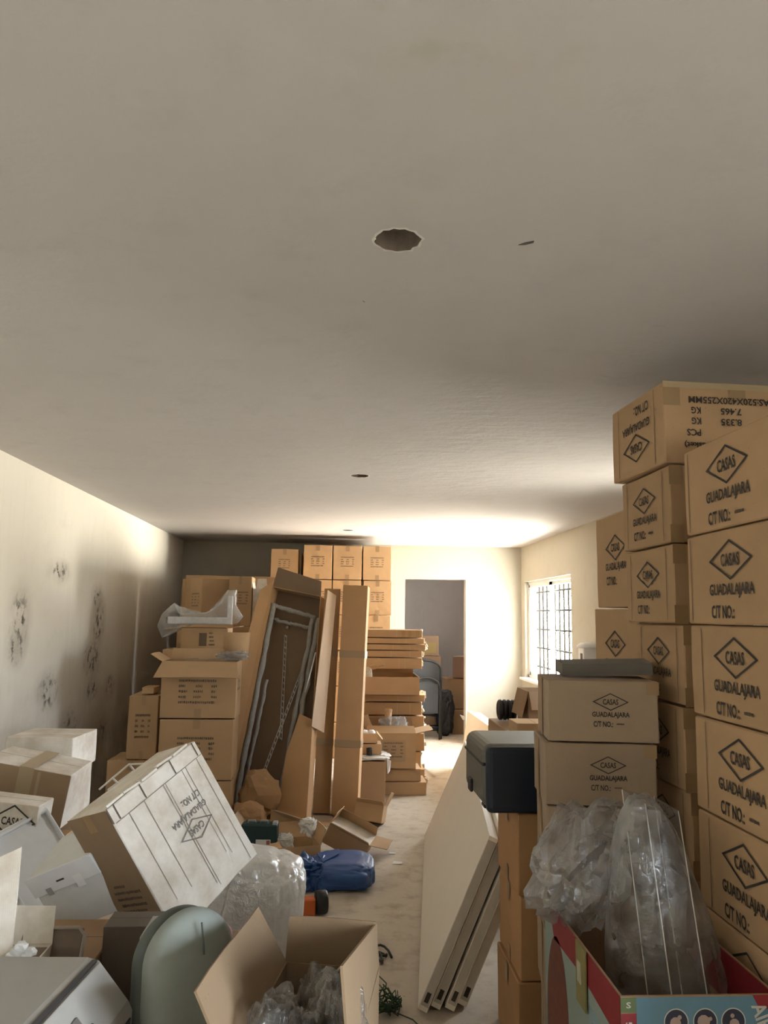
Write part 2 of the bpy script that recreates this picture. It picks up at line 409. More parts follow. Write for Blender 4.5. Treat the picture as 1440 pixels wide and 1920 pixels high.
M_CEIL = plaster('plaster_ceiling', (.565, .538, .522), ceil_stains, 0, ceil_rough, .4)
M_INNER = plaster('plaster_inner', (.55, .52, .50), None, .08)
M_OUT = plain('outer_render', (.5, .48, .45), .9)

def floor_mat():
    m, nt, b = new_mat('dusty_concrete'); c = obj_coord(nt)
    big = noise_tex(nt, 1.1, 6, .62, c); mid = noise_tex(nt, 7, 6, .65, c); fine = noise_tex(nt, 60, 3, .6, c)
    base = mix_rgb(nt, big, (.42, .35, .27), (.66, .59, .49))
    base = mix_rgb(nt, ramp_of(nt, mid, .48, .72), base, (.36, .295, .225))
    base = mix_rgb(nt, ramp_of(nt, fine, .66, .74), base, (.26, .22, .18))
    base = mix_rgb(nt, ramp_of(nt, noise_tex(nt, 34, 2, .5, c), .76, .78), base, (.68, .64, .57))
    nt.links.new(base, b.inputs['Base Color']); b.inputs['Roughness'].default_value = .75; b.inputs['Specular IOR Level'].default_value = .35
    bump(nt, b, mid, .15, .01); return m
YR = 12.6
struct('floor', box_mesh(((XL + XR) / 2, (YF + YR) / 2, -.05), (XR - XL + 2 * WT, YR - YF + 2 * WT, .1)), floor_mat())
struct('wall_left', box_mesh((XL - WT / 2, (YF + YB) / 2, ZC / 2), (WT, YB - YF, ZC)), M_LEFT)
bm = bmesh.new()                                                     # right wall with its two window openings
def seg(y0, y1, z0, z1): add_box(bm, (XR + WT / 2, (y0 + y1) / 2, (z0 + z1) / 2), (WT, y1 - y0, z1 - z0))
for a, b_ in ((YF, W2[0]), (W2[1], W3[0]), (W3[1], W1[0]), (W1[1], YB)): seg(a, b_, 0, ZC)
for w in (W1, W2, W3): seg(w[0], w[1], 0, w[2]); seg(w[0], w[1], w[3], ZC)
struct('wall_right', bm_mesh(bm, 'wall_right'), M_WALL)
bm = bmesh.new()                                                     # back wall with a doorway without a door
for x0, x1, z0, z1 in ((XL - WT, DX0, 0, ZC), (DX1, XR + WT, 0, ZC), (DX0, DX1, DH, ZC)):
    add_box(bm, ((x0 + x1) / 2, YB + .07, (z0 + z1) / 2), (x1 - x0, .14, z1 - z0))
struct('wall_back', bm_mesh(bm, 'wall_back'), M_WALL)
struct('wall_rear', box_mesh(((XL + XR) / 2, YF - WT / 2, ZC / 2), (XR - XL + 2 * WT, WT, ZC)), M_WALL)
struct('wall_inner_back', box_mesh((1.0, YR + WT / 2, ZC / 2), (4.0, WT, ZC)), M_INNER)
struct('wall_inner_left', box_mesh((.3, (YB + .14 + YR) / 2, ZC / 2), (.14, YR - YB - .14, ZC)), M_INNER)
bm = bmesh.new()                                                     # its outer wall has a small unglazed vent
for y0, y1, z0, z1 in ((YB, VT[0], 0, ZC), (VT[1], YR, 0, ZC), (VT[0], VT[1], 0, VT[2]), (VT[0], VT[1], VT[3], ZC)):
    add_box(bm, (XR + WT / 2, (y0 + y1) / 2, (z0 + z1) / 2), (WT, y1 - y0, z1 - z0))
struct('wall_inner_right', bm_mesh(bm, 'wall_inner_right'), M_INNER)
struct('trim_1', box_mesh((DX1 + .012, YB - .004, DH / 2), (.024, .008, DH), bev=.002), plain('jamb_paint', (.70, .62, .50), .7))

# ceiling slab with ragged holes knocked through for lamps
HOLES = [((.132, 1.822), .058), ((.139, 5.11), .060), ((.107, 8.44), .060)]
bm = bmesh.new(); loops = []
x0, x1, y0, y1 = XL - WT, XR + WT, YF - WT, YR + WT
loops.append([(x0, y0), (x1, y0), (x1, y1), (x0, y1)])
for i, ((hx, hy), r) in enumerate(HOLES):
    L = []
    for k in range(28):
        a = 2 * math.pi * k / 28; rr = r * (1 + .13 * noise.noise(Vector((math.cos(a) * 3 + i * 9, math.sin(a) * 3, i))) + random.uniform(-.03, .03))
        L.append((hx + rr * math.cos(a), hy + rr * math.sin(a)))
    loops.append(L)
edges = []
for L in loops:
    vs = [bm.verts.new((x, y, ZC)) for x, y in L]
    edges += [bm.edges.new((vs[i], vs[(i + 1) % len(vs)])) for i in range(len(vs))]
bmesh.ops.triangle_fill(bm, use_beauty=True, use_dissolve=False, edges=edges, normal=(0, 0, -1))
bm.verts.ensure_lookup_table()
me = bpy.data.meshes.new('ceiling'); bm.to_mesh(me); bm.free()
me.flip_normals() if me.polygons[0].normal.z > 0 else None
ceiling = struct('ceiling', me, M_CEIL)
M_HOLE = plain('broken_concrete', (.22, .17, .13), .95, vary=.45, scale=25, bumpy=.6)
for i, L in enumerate(loops[1:]):
    bm = bmesh.new(); prev = None; (hx, hy), r = HOLES[i]
    rings = []
    for j, (z, s) in enumerate(((0, 1.0), (.02, 1.03), (.05, .97), (.075, .9))):
        rings.append([bm.verts.new((hx + (x - hx) * s * (1 + .05 * math.sin(q * 2.1 + j)), hy + (y - hy) * s * (1 + .05 * math.cos(q * 1.7 + j)), ZC + z)) for q, (x, y) in enumerate(L)])
    for A, B in zip(rings, rings[1:]):
        for k in range(28): bm.faces.new((A[k], A[(k + 1) % 28], B[(k + 1) % 28], B[k]))
    bm.faces.new(rings[-1])
    link('lamp_hole', bm_mesh(bm, 'lamp_hole', True), M_HOLE, ceiling)
    bm = bmesh.new()                                                  # chipped rim of paler plaster
    for q in range(28):
        (ax, ay), (bx, by) = L[q], L[(q + 1) % 28]
        ka, kb = 1.05 + .10 * abs(math.sin(q * 1.9)), 1.05 + .10 * abs(math.sin((q + 1) * 1.9))
        bm.faces.new([bm.verts.new(p) for p in ((ax, ay, ZC - .0015), (bx, by, ZC - .0015), (hx + (bx - hx) * kb, hy + (by - hy) * kb, ZC - .0008), (hx + (ax - hx) * ka, hy + (ay - hy) * ka, ZC - .0008))])
    link('chipped_rim', bm_mesh(bm, 'chipped_rim'), plain('fresh_plaster', (.72, .69, .63), .95), ceiling)
bm = bmesh.new(); add_slab(bm, [(0.439, 1.816, 2.539), (0.454, 1.803, 2.539), (0.473, 1.793, 2.539), (0.474, 1.801, 2.539), (0.456, 1.814, 2.539)], .002)
link('ceiling_crack', bm_mesh(bm, 'crack'), plain('crack_dark', (.12, .11, .10), .95), ceiling)
struct('roof', box_mesh(((XL + XR) / 2, (YF + YR) / 2, ZC + .17), (XR - XL + 2 * WT, YR - YF + 2 * WT, .16)), M_OUT)

struct('ground_light_blocker', box_mesh((XR + WT + 6.0, -3.6, -.15), (12.0, 13.0, .1)), plain('blocker_dark', (.13, .115, .09), .95))   # unseen dark slab added outside the smaller window to cut upward light
struct('outer_light_fin', box_mesh((XR + WT + 1.6, 7.70, 1.35), (3.2, .20, 3.0)), M_OUT)      # unseen fin added beside the window in view to dim the back wall
# windows: sliding aluminium frame, two sashes, glass, security grille outside, painted sill
M_ALU = plain('window_frame_paint', (.70, .70, .68), .45)
M_GRILLE = plain('grille_iron', (.016, .013, .011), .8, spec=.1)
def glass_mat():
    m, nt, b = new_mat('window_glass'); nt.nodes.remove(b); out = nt.nodes['Material Output']
    tr = nt.nodes.new('ShaderNodeBsdfTransparent'); tr.inputs[0].default_value = (.95, .97, .96, 1)
    gl = nt.nodes.new('ShaderNodeBsdfGlossy'); gl.inputs['Roughness'].default_value = .02
    mx = nt.nodes.new('ShaderNodeMixShader'); mx.inputs[0].default_value = .05
    nt.links.new(tr.outputs[0], mx.inputs[1]); nt.links.new(gl.outputs[0], mx.inputs[2]); nt.links.new(mx.outputs[0], out.inputs['Surface']); return m
M_GLASS = glass_mat()
def window(name, w):
    y0, y1, z0, z1 = w; xm = XR + .075
    root = empty(name, (xm, (y0 + y1) / 2, z0)); tag(root, kind='structure')
    oy, oz = (y0 + y1) / 2, z0; H = z1 - z0; L = y1 - y0
    bm = bmesh.new(); t = .035
    for c, s in (((0, 0, t / 2), (.07, L, t)), ((0, 0, H - t / 2), (.07, L, t)), ((0, -L / 2 + t / 2, H / 2), (.07, t, H)), ((0, L / 2 - t / 2, H / 2), (.07, t, H))): add_box(bm, c, s)
    link('window_frame', bm_mesh(bm, 'window_frame'), M_ALU, root)
    for k, (a, b_, dx) in enumerate(((-L / 2 + t, .03, .015), (-.03, L / 2 - t, -.015))):   # near sash outside, far sash inside
        bm = bmesh.new(); s = .04
        for c, q in (((dx, (a + b_) / 2, t + s / 2), (.025, b_ - a, s)), ((dx, (a + b_) / 2, H - t - s / 2), (.025, b_ - a, s)),
                     ((dx, a + s / 2, H / 2), (.025, s, H - 2 * t)), ((dx, b_ - s / 2, H / 2), (.025, s, H - 2 * t))): add_box(bm, c, q)
        sash = link('sash', bm_mesh(bm, 'sash'), M_ALU, root)
        link('pane', box_mesh((dx, (a + b_) / 2, H / 2), (.004, b_ - a - .06, H - 2 * t - .06)), M_GLASS, sash)
        if k: link('latch', box_mesh((dx - .02, a + .02, H * .42), (.02, .02, .09), bev=.004), plain('latch', (.4, .4, .4), .4), sash)
    for k in range(5):
        z = H * (k + .62) / 5.2
        link('grille_bar', tube_mesh([(.085, -L / 2, z), (.085, L / 2, z)], .013, 6), M_GRILLE, root)
    n = 11
    for k in range(n):
        y = -L / 2 + L * (k + .5) / n
        link('grille_bar', tube_mesh([(.092, y, 0), (.092, y, H)], .012, 6), M_GRILLE, root)
    link('window_sill', box_mesh((-.06, 0, -.012), (.18, L + .06, .03), bev=.006), plain('sill_paint', (.72, .70, .64), .6), root)
    return root
window('window_1', W1); window('window_2', W2); window('window_3', W3)
# ================================================================== OPEN CARTONS AND BOARDS
def open_carton(corner, w, d, h, label, yaw=0, R=None, mat=KRAFT, flaps=None, group=None, name='open_carton', cat='box', spec=None, t=.005, tape=()):
    """carton without a lid: body of four walls and a base, each flap a board of its own.
    flaps: side -> (length, degrees outward from upright[, skew])"""
    R = R or Rz(yaw); c = Vector(corner) + R @ Vector((w / 2, d / 2, 0))
    root = empty(name, c, R, label=label, cat=cat, group=group)
    bm = bmesh.new()
    for cc, s in (((0, 0, t / 2), (w, d, t)), ((-w / 2 + t / 2, 0, h / 2), (t, d, h)), ((w / 2 - t / 2, 0, h / 2), (t, d, h)),
                  ((0, -d / 2 + t / 2, h / 2), (w - 2 * t, t, h)), ((0, d / 2 - t / 2, h / 2), (w - 2 * t, t, h))): add_box(bm, cc, s)
    link('carton_body', bm_mesh(bm, 'carton_body'), mat, root)
    for side, fl in (flaps or {}).items():
        L, a = fl[0], math.radians(fl[1]); sk = fl[2] if len(fl) > 2 else .01
        if side in ('front', 'back'):
            sg = -1 if side == 'front' else 1; p0 = Vector((-w / 2, sg * d / 2, h)); p1 = Vector((w / 2, sg * d / 2, h)); out = Vector((0, sg, 0)); al = Vector((1, 0, 0))
        else:
            sg = -1 if side == 'left' else 1; p0 = Vector((sg * w / 2, -d / 2, h)); p1 = Vector((sg * w / 2, d / 2, h)); out = Vector((sg, 0, 0)); al = Vector((0, 1, 0))
        dv = (out * math.sin(a) + Vector((0, 0, 1)) * math.cos(a)) * L
        bm = bmesh.new(); n = 5; rows = []
        nrm = dv.cross(al).normalized() * t * .5
        for k in range(n + 1):                                     # slightly bowed board
            f = k / n; bow = out * (.02 * L * math.sin(f * math.pi * 2)) + Vector((0, 0, 1)) * .03 * L * math.sin(f * math.pi)
            a0 = p0.lerp(p1, f); top = (p0 + al * sk).lerp(p1 - al * sk, f) + dv + bow
            rows.append([bm.verts.new(q) for q in (a0 + nrm, top + nrm, top - nrm, a0 - nrm)])
        for A, B in zip(rows, rows[1:]):
            for k in range(4): bm.faces.new((A[k], A[(k + 1) % 4], B[(k + 1) % 4], B[k]))
        bm.faces.new(rows[0]); bm.faces.new(rows[-1])
        link('flap', bm_mesh(bm, 'flap'), mat, root)
    for f in tape:
        fr = face_frame(f, w, d, h); Lf = w if f in ('front',) else d
        strip(root, 'tape', fr, Lf / 2 - .025, .002, Lf / 2 + .025, .07, TAPE)
    if spec:
        f, x, y, sw, sh = spec; fr = face_frame(f, w, d, h)
        link('print_lines', dashes_mesh((((.05, .95),), ((.05, .2), (.45, .6), (.82, .95)), ((.05, .25), (.4, .62), (.82, .93)), ((.05, .22), (.4, .6), (.82, .95)), ((.05, .9),)), 1), FADED, root, on_face(fr, x, y, sw, sh))
    return root
ORD = ['topmost', 'second from the top', 'third from the top', 'fourth from the top', 'fifth from the top', 'sixth from the top', 'seventh from the top', 'bottom']

# ================================================================== RIGHT SIDE: tall columns of printed cartons
HR = .2655
for k in range(8):                                                  # column behind the picture-printed box
    z = (7 - k) * HR; jx = random.uniform(-.002, .002)
    c = carton((1.072 + jx, 1.78 + random.uniform(-.004, .004), z), .42, .52, HR - .002, f'diamond-printed carton, {ORD[k]}, in the column over the picture-printed box',
               yaw=random.uniform(-.2, .2), group='printed cartons in the tall column', tape=(), creases=(('left', (.075, .445)),) if k in (2, 3, 4) else (('left', (.03,)),), dent=.003)
    mark(c, face_frame('left', .42, .52, HR), .262, .122, 1.0, num=k in (0, 2, 3))
carton((1.12, 1.24, 0), .46, .52, 1.0, 'plain chest-high light-blocking carton added out of view in front of the diamond-printed column', tape=())  # added out of view to keep window light off the picture carton
for k in range(8):                                                  # next column towards the window wall
    z = (7 - k) * HR
    jx = (0, .004, .03, .02, .035, .02, .03, .02)[k]
    c = carton((1.10 + jx, 2.47, z), .52, .42, HR - .002, f'diamond-printed carton, {ORD[k]}, of the eight under the upside-down carton',
               yaw=(.5, 0, -1.0, -.4, .6, 0, .4, 0)[k], group='printed cartons under the upside-down one', tape=('front',), creases=(('left', (.055, .365)),))
    mark(c, face_frame('left', .52, .42, HR), .21, .122, .86, num=k == 0)
    fr = face_frame('front', .52, .42, HR)
    strip(c, 'tape', fr, .0, .0, .045, .06, TAPE); strip(c, 'tape', fr, 0, HR - .07, .045, HR - .004, TAPE)
c = carton((1.085, 2.46, 8 * HR), .53, .44, .285, 'carton turned upside down with MEAS print, on top of the column by the ceiling', yaw=2.5, tape=(), creases=(('left', (.07, .37)),), topseam=False)
fr = face_frame('left', .53, .44, .285); mark(c, fr, .22, .15, .95, math.pi)
fr = face_frame('front', .53, .44, .285)
for s, x, y, w in (('MEAS:520X420X255MM', .255, .222, .33), ('KG', .115, .185, .034), ('7.465', .24, .185, .075), ('KG', .115, .148, .034), ('8.335', .24, .148, .075),
                   ('PCS', .105, .108, .05), ('(basket)', .12, .068, .10)):
    link('lettering', text_mesh(s), INK, c, on_face(fr, x, y, w, .024, math.pi))
for x in (0.0, .235): strip(c, 'tape', fr, x, .225 if x else .2, x + .06, .283, TAPE)
strip(c, 'tape', fr, .0, .262, .53, .283, plain('pale_tape', (.48, .37, .22), .4), .0014)
for k in range(5):                                                  # taller cartons further along
    z = (1.655, 1.225, .795, .365, 0)[k]; h = .428 if k < 4 else .362
    c = carton((1.25 + (.0, -.008, .01, 0, 0)[k], 3.13, z), .5, .52, h, f'tall diamond-printed carton, {("topmost", "second from the top", "third from the top", "fourth from the top", "bottom")[k]}, in the column nearer the window',
               yaw=(0, .6, 0, -.5, 0)[k], group='tall cartons nearer the window', tape=())
    mark(c, face_frame('left', .5, .52, h), .26, h * .5, 1.05)
for k in range(7):                                                  # low stack in front, with smaller marks
    z = (6 - k) * .2008; sh = (.0, -.012, -.006, -.004, -.008, 0, 0)[k]
    R = Rz(-8 + (0, .8, .3, -.4, .5, 0, 0)[k])
    c = carton((.700 + sh, 2.555, z), .362, .27, .1995, f'grey-brown small-print carton, {ORD[k] if k < 6 else "bottom"}, in the shoulder-high stack by the dark case',
               R=R, mat=GREYC, group='smaller printed cartons by the dark case', tape=(), dent=.003)
    fr = face_frame('front', .362, .27, .2)
    mark(c, fr, .205, .103, .50, num=True)
    fl = face_frame('left', .362, .27, .2)
    strip(c, 'tape', fl, .10, .002, .15, .197, TAPE); strip(c, 'tape', fr, .32, .155, .361, .197, TAPE)
o = link('folded_sheet', slab_mesh([(.785, 2.66, 1.428), (1.085, 2.615, 1.436), (1.115, 2.76, 1.446), (.80, 2.80, 1.436)], .04), plain('grey_sheet', (.20, .185, .165), .7))
tag(o, 'grey folded sheet lying on the topmost small-print carton', 'sheet')
for k in range(3):                                                  # column under the dark case
    c = carton((.692 + (0, .006, -.004)[k], 2.955, (2 - k) * .294), .31, .365, .293, f'orange-brown carton, {("topmost", "middle", "bottom")[k]} of the three under the dark plastic case', mat=cardboard('orange', (.47, .27, .13)),
               group='cartons under the dark case', tape=('front', 'left'), dent=.005)

# dark plastic case with a navy front, sticking out over the column
root = empty('plastic_case', (.745, 3.15, .884), Rz(0), label='dark plastic case with rounded edges and navy end, resting on an orange-brown carton', cat='case')
M_CASEG = plain('case_grey_green', (.13, .125, .105), .5, spec=.5, bumpy=.05)
M_NAVY = plain('case_navy', (.012, .018, .032), .42)
link('case_body', box_mesh((0, .02, .125), (.36, .42, .235), bev=.04, seg=4), M_CASEG, root)
link('end_panel', box_mesh((0.004, -.205, .122), (.355, .05, .24), bev=.022, seg=3), M_NAVY, root)
link('lid_trim', box_mesh((0, .02, .17), (.366, .40, .012), bev=.004), BLACK, root)
link('latch', box_mesh((-.185, .06, .05), (.012, .06, .05), bev=.004), BLACK, root)
link('foot', box_mesh((-.14, -.1, .006), (.05, .06, .014), bev=.004), BLACK, root)

# white door slabs leaning in a bundle beside the aisle
M_DOOR = plain('white_door_paint', (.88, .80, .69), .55, vary=.04, scale=3)
M_DOOR_EDGE = plain('door_core', (.55, .50, .42), .8, vary=.15)
for k in range(4):
    dx, dz = .056 * k, .018 + .002 * k
    y0, y1 = 3.367 + (0, .02, .0, .03)[k], 5.873 - (0, .03, .0, .02)[k]
    A, B, C, D = [Vector(p) + Vector((dx, 0, dz)) for p in ((.371, y0, 0), (.686, y1, 0), (.984, y1, .674), (.669, y0, .674))]
    root = empty('door_slab', (A + B) / 2, None, label=f'white door slab leaning beside the aisle, {("outermost, its broad face showing", "second in the bundle", "third in the bundle", "innermost in the bundle, against the cartons")[k]}', cat='door', group='door slabs leaning beside the aisle')
    o = (A + B) / 2; nrm = (D - A).cross(B - A).normalized(); nrm = nrm if nrm.x > 0 else -nrm
    loc = [p - o + nrm * .02 for p in (A, B, C, D)]
    link('slab', slab_mesh(loc, .040), M_DOOR, root)
    u = (B - A).normalized(); v = (D - A).normalized()
    bm = bmesh.new(); a = loc[0] - u * .0012
    add_slab(bm, [a + nrm * s + v * t for s, t in ((-.017, .02), (.017, .02), (.017, .72), (-.017, .72))], .002); link('end_grain', bm_mesh(bm, 'end_grain'), M_DOOR_EDGE, root)
    bm = bmesh.new()
    add_slab(bm, [a - u * .001 + nrm * s + v * t for s, t in ((-.009, .035), (.009, .035), (.009, .075), (-.009, .075))], .002); link('lock_notch', bm_mesh(bm, 'lock_notch'), plain('notch_dark', (.05, .04, .03), .9), root)
for k in range(3):
    dx = .05 * k
    o = link('board', slab_mesh([(1.40 + dx, 6.35, .01), (1.40 + dx, 8.52 - .12 * (k % 2), .01), (1.47 + dx, 8.52 - .12 * (k % 2), .60 - .008 * k), (1.47 + dx, 6.35, .60 - .008 * k)], .036), M_DOOR)
    tag(o, f'cream board standing on edge towards the doorway, {("facing the aisle", "middle of three", "nearest the window wall")[k]}', 'board', 'boards on edge near the doorway')
o = link('paper_pile', crumple_mesh((.3, .5, .12), 4, .2, 4, name='paper_pile'), PAPER); o.location = (1.95, 8.75, .12)
tag(o, 'heap of crumpled white paper on the floor under the window', 'paper')
o = link('white_shard', slab_mesh([(1.350, 8.400, 0.572), (1.407, 8.400, 0.556), (1.407, 8.400, 0.517), (1.384, 8.400, 0.517)], .006), WHITE); tag(o, 'small white plastic shard at the tip of the boards on edge', 'shard')

# cartons between the bundle of doors and the window wall
for k, (y, z) in enumerate(((4.4, 0), (4.4, .452), (4.98, 0), (4.98, .452))):
    carton((1.09, y, z), .5, .56, .45, f'plain brown carton behind the door slabs, {("lower, beside the dark case side", "upper, carrying a small flat carton", "lower, towards the window", "upper, carrying the black roll")[k]}', mat=DARKC, group='cartons behind the door slabs', tape=())
carton((1.035, 4.42, .904), .22, .22, .112, 'small flat brown carton on the boxes behind the door slabs', mat=KRAFT, tape=())
c = open_carton((1.245, 4.98, .904), .33, .30, .235, 'brown carton with torn drooping flaps in front of the window sill', mat=DARKC, flaps={'left': (.17, 165), 'front': (.12, 160)})
root = empty('black_roll', (1.195, 5.40, .976), Rz(0), label='roll of black ribbed hose lying beside the torn carton', cat='roll')
for k in range(4):
    link('coil', tube_mesh([(-.045 + k * .03, .055 * math.cos(a), .055 * math.sin(a)) for a in [2 * math.pi * i / 20 for i in range(20)]], .016, 8, True), BLACK, root)
link('core', lathe_mesh([(.042, -.055), (.042, .055)], 20), plain('roll_core', (.03, .03, .03), .6), root, Matrix.Rotation(math.pi / 2, 4, 'Y'))
root = empty('wall_fixture', (2.37, 7.20, 1.16), None, label='white box-shaped fixture with a domed cap on the wall past the window', cat='fixture')
link('housing', box_mesh((0, 0, .09), (.14, .16, .18), bev=.01), WHITE, root)
link('cap', lathe_mesh([(.105, .18), (.10, .205), (.07, .225), (.02, .235)], 20), WHITE, root)
link('display', box_mesh((-.068, -.02, .10), (.008, .06, .06)), BLACK, root)

# picture-printed toy carton with an open top, stuffed with clear packaging
KX, KY, KW, KD, KH = .668, 1.85, .372, .64, .75
M_TEAL = plain('print_pale_teal', (.25, .32, .29), .5, vary=.04); M_RED = plain('print_red', (.23, .018, .025), .5); M_BLUE = plain('print_blue', (.10, .21, .29), .5)
kbox = open_carton((KX, KY, 0), KW, KD, KH, 'open carton printed in red, teal and blue with round pictures, stuffed with clear plastic', mat=DARKC, name='picture_carton', flaps={'back': (.12, -25)}, t=.006)
link('inner_red_edge', box_mesh((KW / 2 - .008, -.08, KH - .06), (.003, .46, .118)), M_RED, kbox)
fl = face_frame('left', KW, KD, KH); ff = face_frame('front', KW, KD, KH)
strip(kbox, 'side_print', fl, .0, .0, KD, KH, M_TEAL, .0008)
def poly_on(fr, pts, mat, name, lift):
    o, u, v, n = fr; bm = bmesh.new(); bm.faces.new([bm.verts.new(o + u * x + v * y + n * lift) for x, y in pts]); return link(name, bm_mesh(bm, name), mat, kbox)
poly_on(fl, [(.05, KH), (KD, KH), (KD, KH - .10), (.36, KH - .075), (.10, KH - .085)], M_RED, 'red_band', .0014)
poly_on(fl, [(.42, .08), (KD - .005, .08), (KD - .005, .62), (.42, .63)], plain('print_sky', (.22, .33, .37), .5), 'blue_panel', .0014)
poly_on(fl, [(.13 + .11 * math.cos(a), .44 + .24 * math.sin(a)) for a in [k * 2 * math.pi / 28 for k in range(28)]], plain('print_rust', (.15, .045, .03), .5, vary=.4, scale=30), 'round_picture', .0014)
link('print_lines', dashes_mesh((((.0, .8),), ((.0, .9),), ((.1, .7),), ((.0, .85),)), 5), plain('print_grey', (.16, .22, .25), .6), kbox, on_face(fl, .52, .56, .16, .09, 0, .002))
lab = link('sticker', slab_mesh([(.0, -.04, 0), (.0, .04, 0), (0, .04, -.15), (0, -.035, -.15)], .004), plain('sticker_olive', (.22, .20, .075), .5), kbox, Matrix.Translation((-KW / 2 - .007, -.055, KH + .005)))
link('sticker_mark', box_mesh((-.003, .01, -.07), (.002, .03, .05)), plain('sticker_pale', (.42, .42, .3), .5), lab)
strip(kbox, 'front_print', ff, .036, 0, KW, KH - .002, M_BLUE, .0008)
strip(kbox, 'green_block', ff, 0, KH - .034, .036, KH - .002, plain('print_olive', (.10, .14, .06), .5), .0014)
strip(kbox, 'red_block', ff, 0, .0, .036, KH - .036, M_RED, .0014)
TXW = plain('print_white', (.5, .5, .47), .5)
link('lettering', text_mesh('IG'), TXW, kbox, on_face(ff, .018, KH - .065, .022, .016, math.pi / 2, .002))
link('lettering', text_mesh('S'), TXW, kbox, on_face(ff, .018, KH - .018, .011, .013, 0, .002))
def ring(cx, cy, r, mat, lift, n=28, inner=0, name='round_picture'):
    o, u, v, nn = ff; bm = bmesh.new()
    P = [o + u * (cx + r * math.cos(2 * math.pi * k / n)) + v * (cy + r * math.sin(2 * math.pi * k / n)) + nn * lift for k in range(n)]
    if inner:
        Q = [o + u * (cx + inner * math.cos(2 * math.pi * k / n)) + v * (cy + inner * math.sin(2 * math.pi * k / n)) + nn * lift for k in range(n)]
        A = [bm.verts.new(p) for p in P]; B = [bm.verts.new(p) for p in Q]
        for k in range(n): bm.faces.new((A[k], A[(k + 1) % n], B[(k + 1) % n], B[k]))
    else: bm.faces.new([bm.verts.new(p) for p in P])
    link(name, bm_mesh(bm, name), mat, kbox)
NAVYP = plain('print_navy', (.02, .022, .045), .5); SKINP = plain('print_skin', (.36, .27, .24), .5)
for i, px in enumerate((.128, .196, .262)):
    ring(px, KH - .055, .028, NAVYP, .0016); ring(px, KH - .055, .029, TXW, .0022, 28, .0265, 'picture_border')
    o, u, v, nn = ff
    for dx, dy, sx, sy, rt in (((-.002, -.002, .026, .012, .5), (.008, .010, .010, .010, 0)), ((-.004, .0, .030, .012, .1), (.012, .006, .009, .009, 0)), ((.002, -.006, .024, .016, -.4), (-.002, .012, .010, .010, 0)))[i]:
        ring(px + dx, KH - .055 + dy, sx / 2, SKINP, .0024, 10, 0, 'figure_picture')
link('lettering', text_mesh('AIRBI'), TXW, kbox, on_face(ff, .335, KH - .06, .09, .034, -1.25, .0022))
poly_on(ff, [(.31, KH), (KW, KH), (KW, KH - .03), (.325, KH - .03)], M_RED, 'red_corner', .0016)

# clear packaging standing in the picture carton
root = empty('plastic_sleeve', (.87, 2.02, .35), None, label='long clear plastic sleeve with white edges standing in the picture-printed carton', cat='packaging')
bl, br, tl, trr = [Vector(p) - Vector((.87, 2.02, .35)) for p in ((0.829, 1.940, 0.687), (0.917, 1.940, 0.686), (0.847, 2.120, 1.110), (0.938, 2.120, 1.092))]
bl, br = bl + (bl - tl) * .35, br + (br - trr) * .35
dp = Vector((-.035, .075, .02)); M_EDGE = plain('clear_edge', (.62, .60, .56), .3, spec=.7)
bm = bmesh.new()
for q in ((bl, br, trr, tl), (bl + dp, br + dp, trr + dp, tl + dp), (bl, tl, tl + dp, bl + dp), (br, trr, trr + dp, br + dp), (tl, trr, trr + dp, tl + dp)): bm.faces.new([bm.verts.new(p) for p in q])
link('sleeve_wall', bm_mesh(bm, 'sleeve'), clear_film('sleeve_film', cover=.06, rough=.1, white=.3), root)
for a, b_ in ((bl, tl), (br, trr), (bl + dp, tl + dp), (br + dp, trr + dp)):
    link('sleeve_edge', tube_mesh([a, a.lerp(b_, .5), b_], .0016, 6), M_EDGE, root)
def taper_bag(p):
    k = 1 - .62 * max(0, min(1, (p.z + .3) / .62)); return Vector((p.x * k + p.z * -.12, p.y * k, p.z))
GREYFILM = clear_film('dusty_film', cover=.26, rough=.3, white=.42, crinkle=10, edge=.4, patch=6)
o = link('plastic_bag', crumple_mesh((.185, .15, .32), 2, .10, 5, .8, 2.0, squash=taper_bag, smooth=True), GREYFILM); o.location = (.875, 2.13, .82)
tag(o, 'tall clear plastic bag around the sleeve in the picture-printed carton', 'bag')
o = link('plastic_bag', crumple_mesh((.125, .10, .18), 5, .38, 4, .85, 2.6), GREYFILM); o.matrix_basis = Matrix.Translation((.725, 2.30, .905)) @ Matrix.Rotation(math.radians(28), 4, 'Y')
tag(o, 'crumpled clear plastic bag bulging over the rim of the picture-printed carton', 'bag')
# ================================================================== BACK OF THE ROOM
for ci, x in enumerate((-.395, -.052, .303)):                        # cartons piled to the ceiling
    for k in range(6):
        z = (5 - k) * .404
        carton((x + random.uniform(-.006, .006), 9.0 + random.uniform(-.01, .01), z), .336, .40, .402,
               f'tan ceiling-high pile carton, {("topmost", "second from the top", "third from the top", "third from the floor", "second from the floor", "on the floor")[k]}, {("column by the dark gap", "middle column", "column nearest the doorway")[ci]}',
               mat=WARM, group='tan cartons piled to the ceiling', tape=('front',), spec=('front', .168, .21, .17, .13), dent=.005)
for k in range(6):
    carton((-.775 + (0, .01, -.01, .0, .01, 0)[k], 9.02, (5 - k) * .399), .322, .40, .397 if k else .375, f'tan carton in the shorter column beside the ceiling-high pile, {("topmost, standing alone", "second from the top", "third from the top", "third from the floor", "second from the floor", "on the floor")[k]}',
           mat=KRAFT, group='tan cartons in the shorter column', tape=('front',), spec=('front', .16, .2, .15, .12))

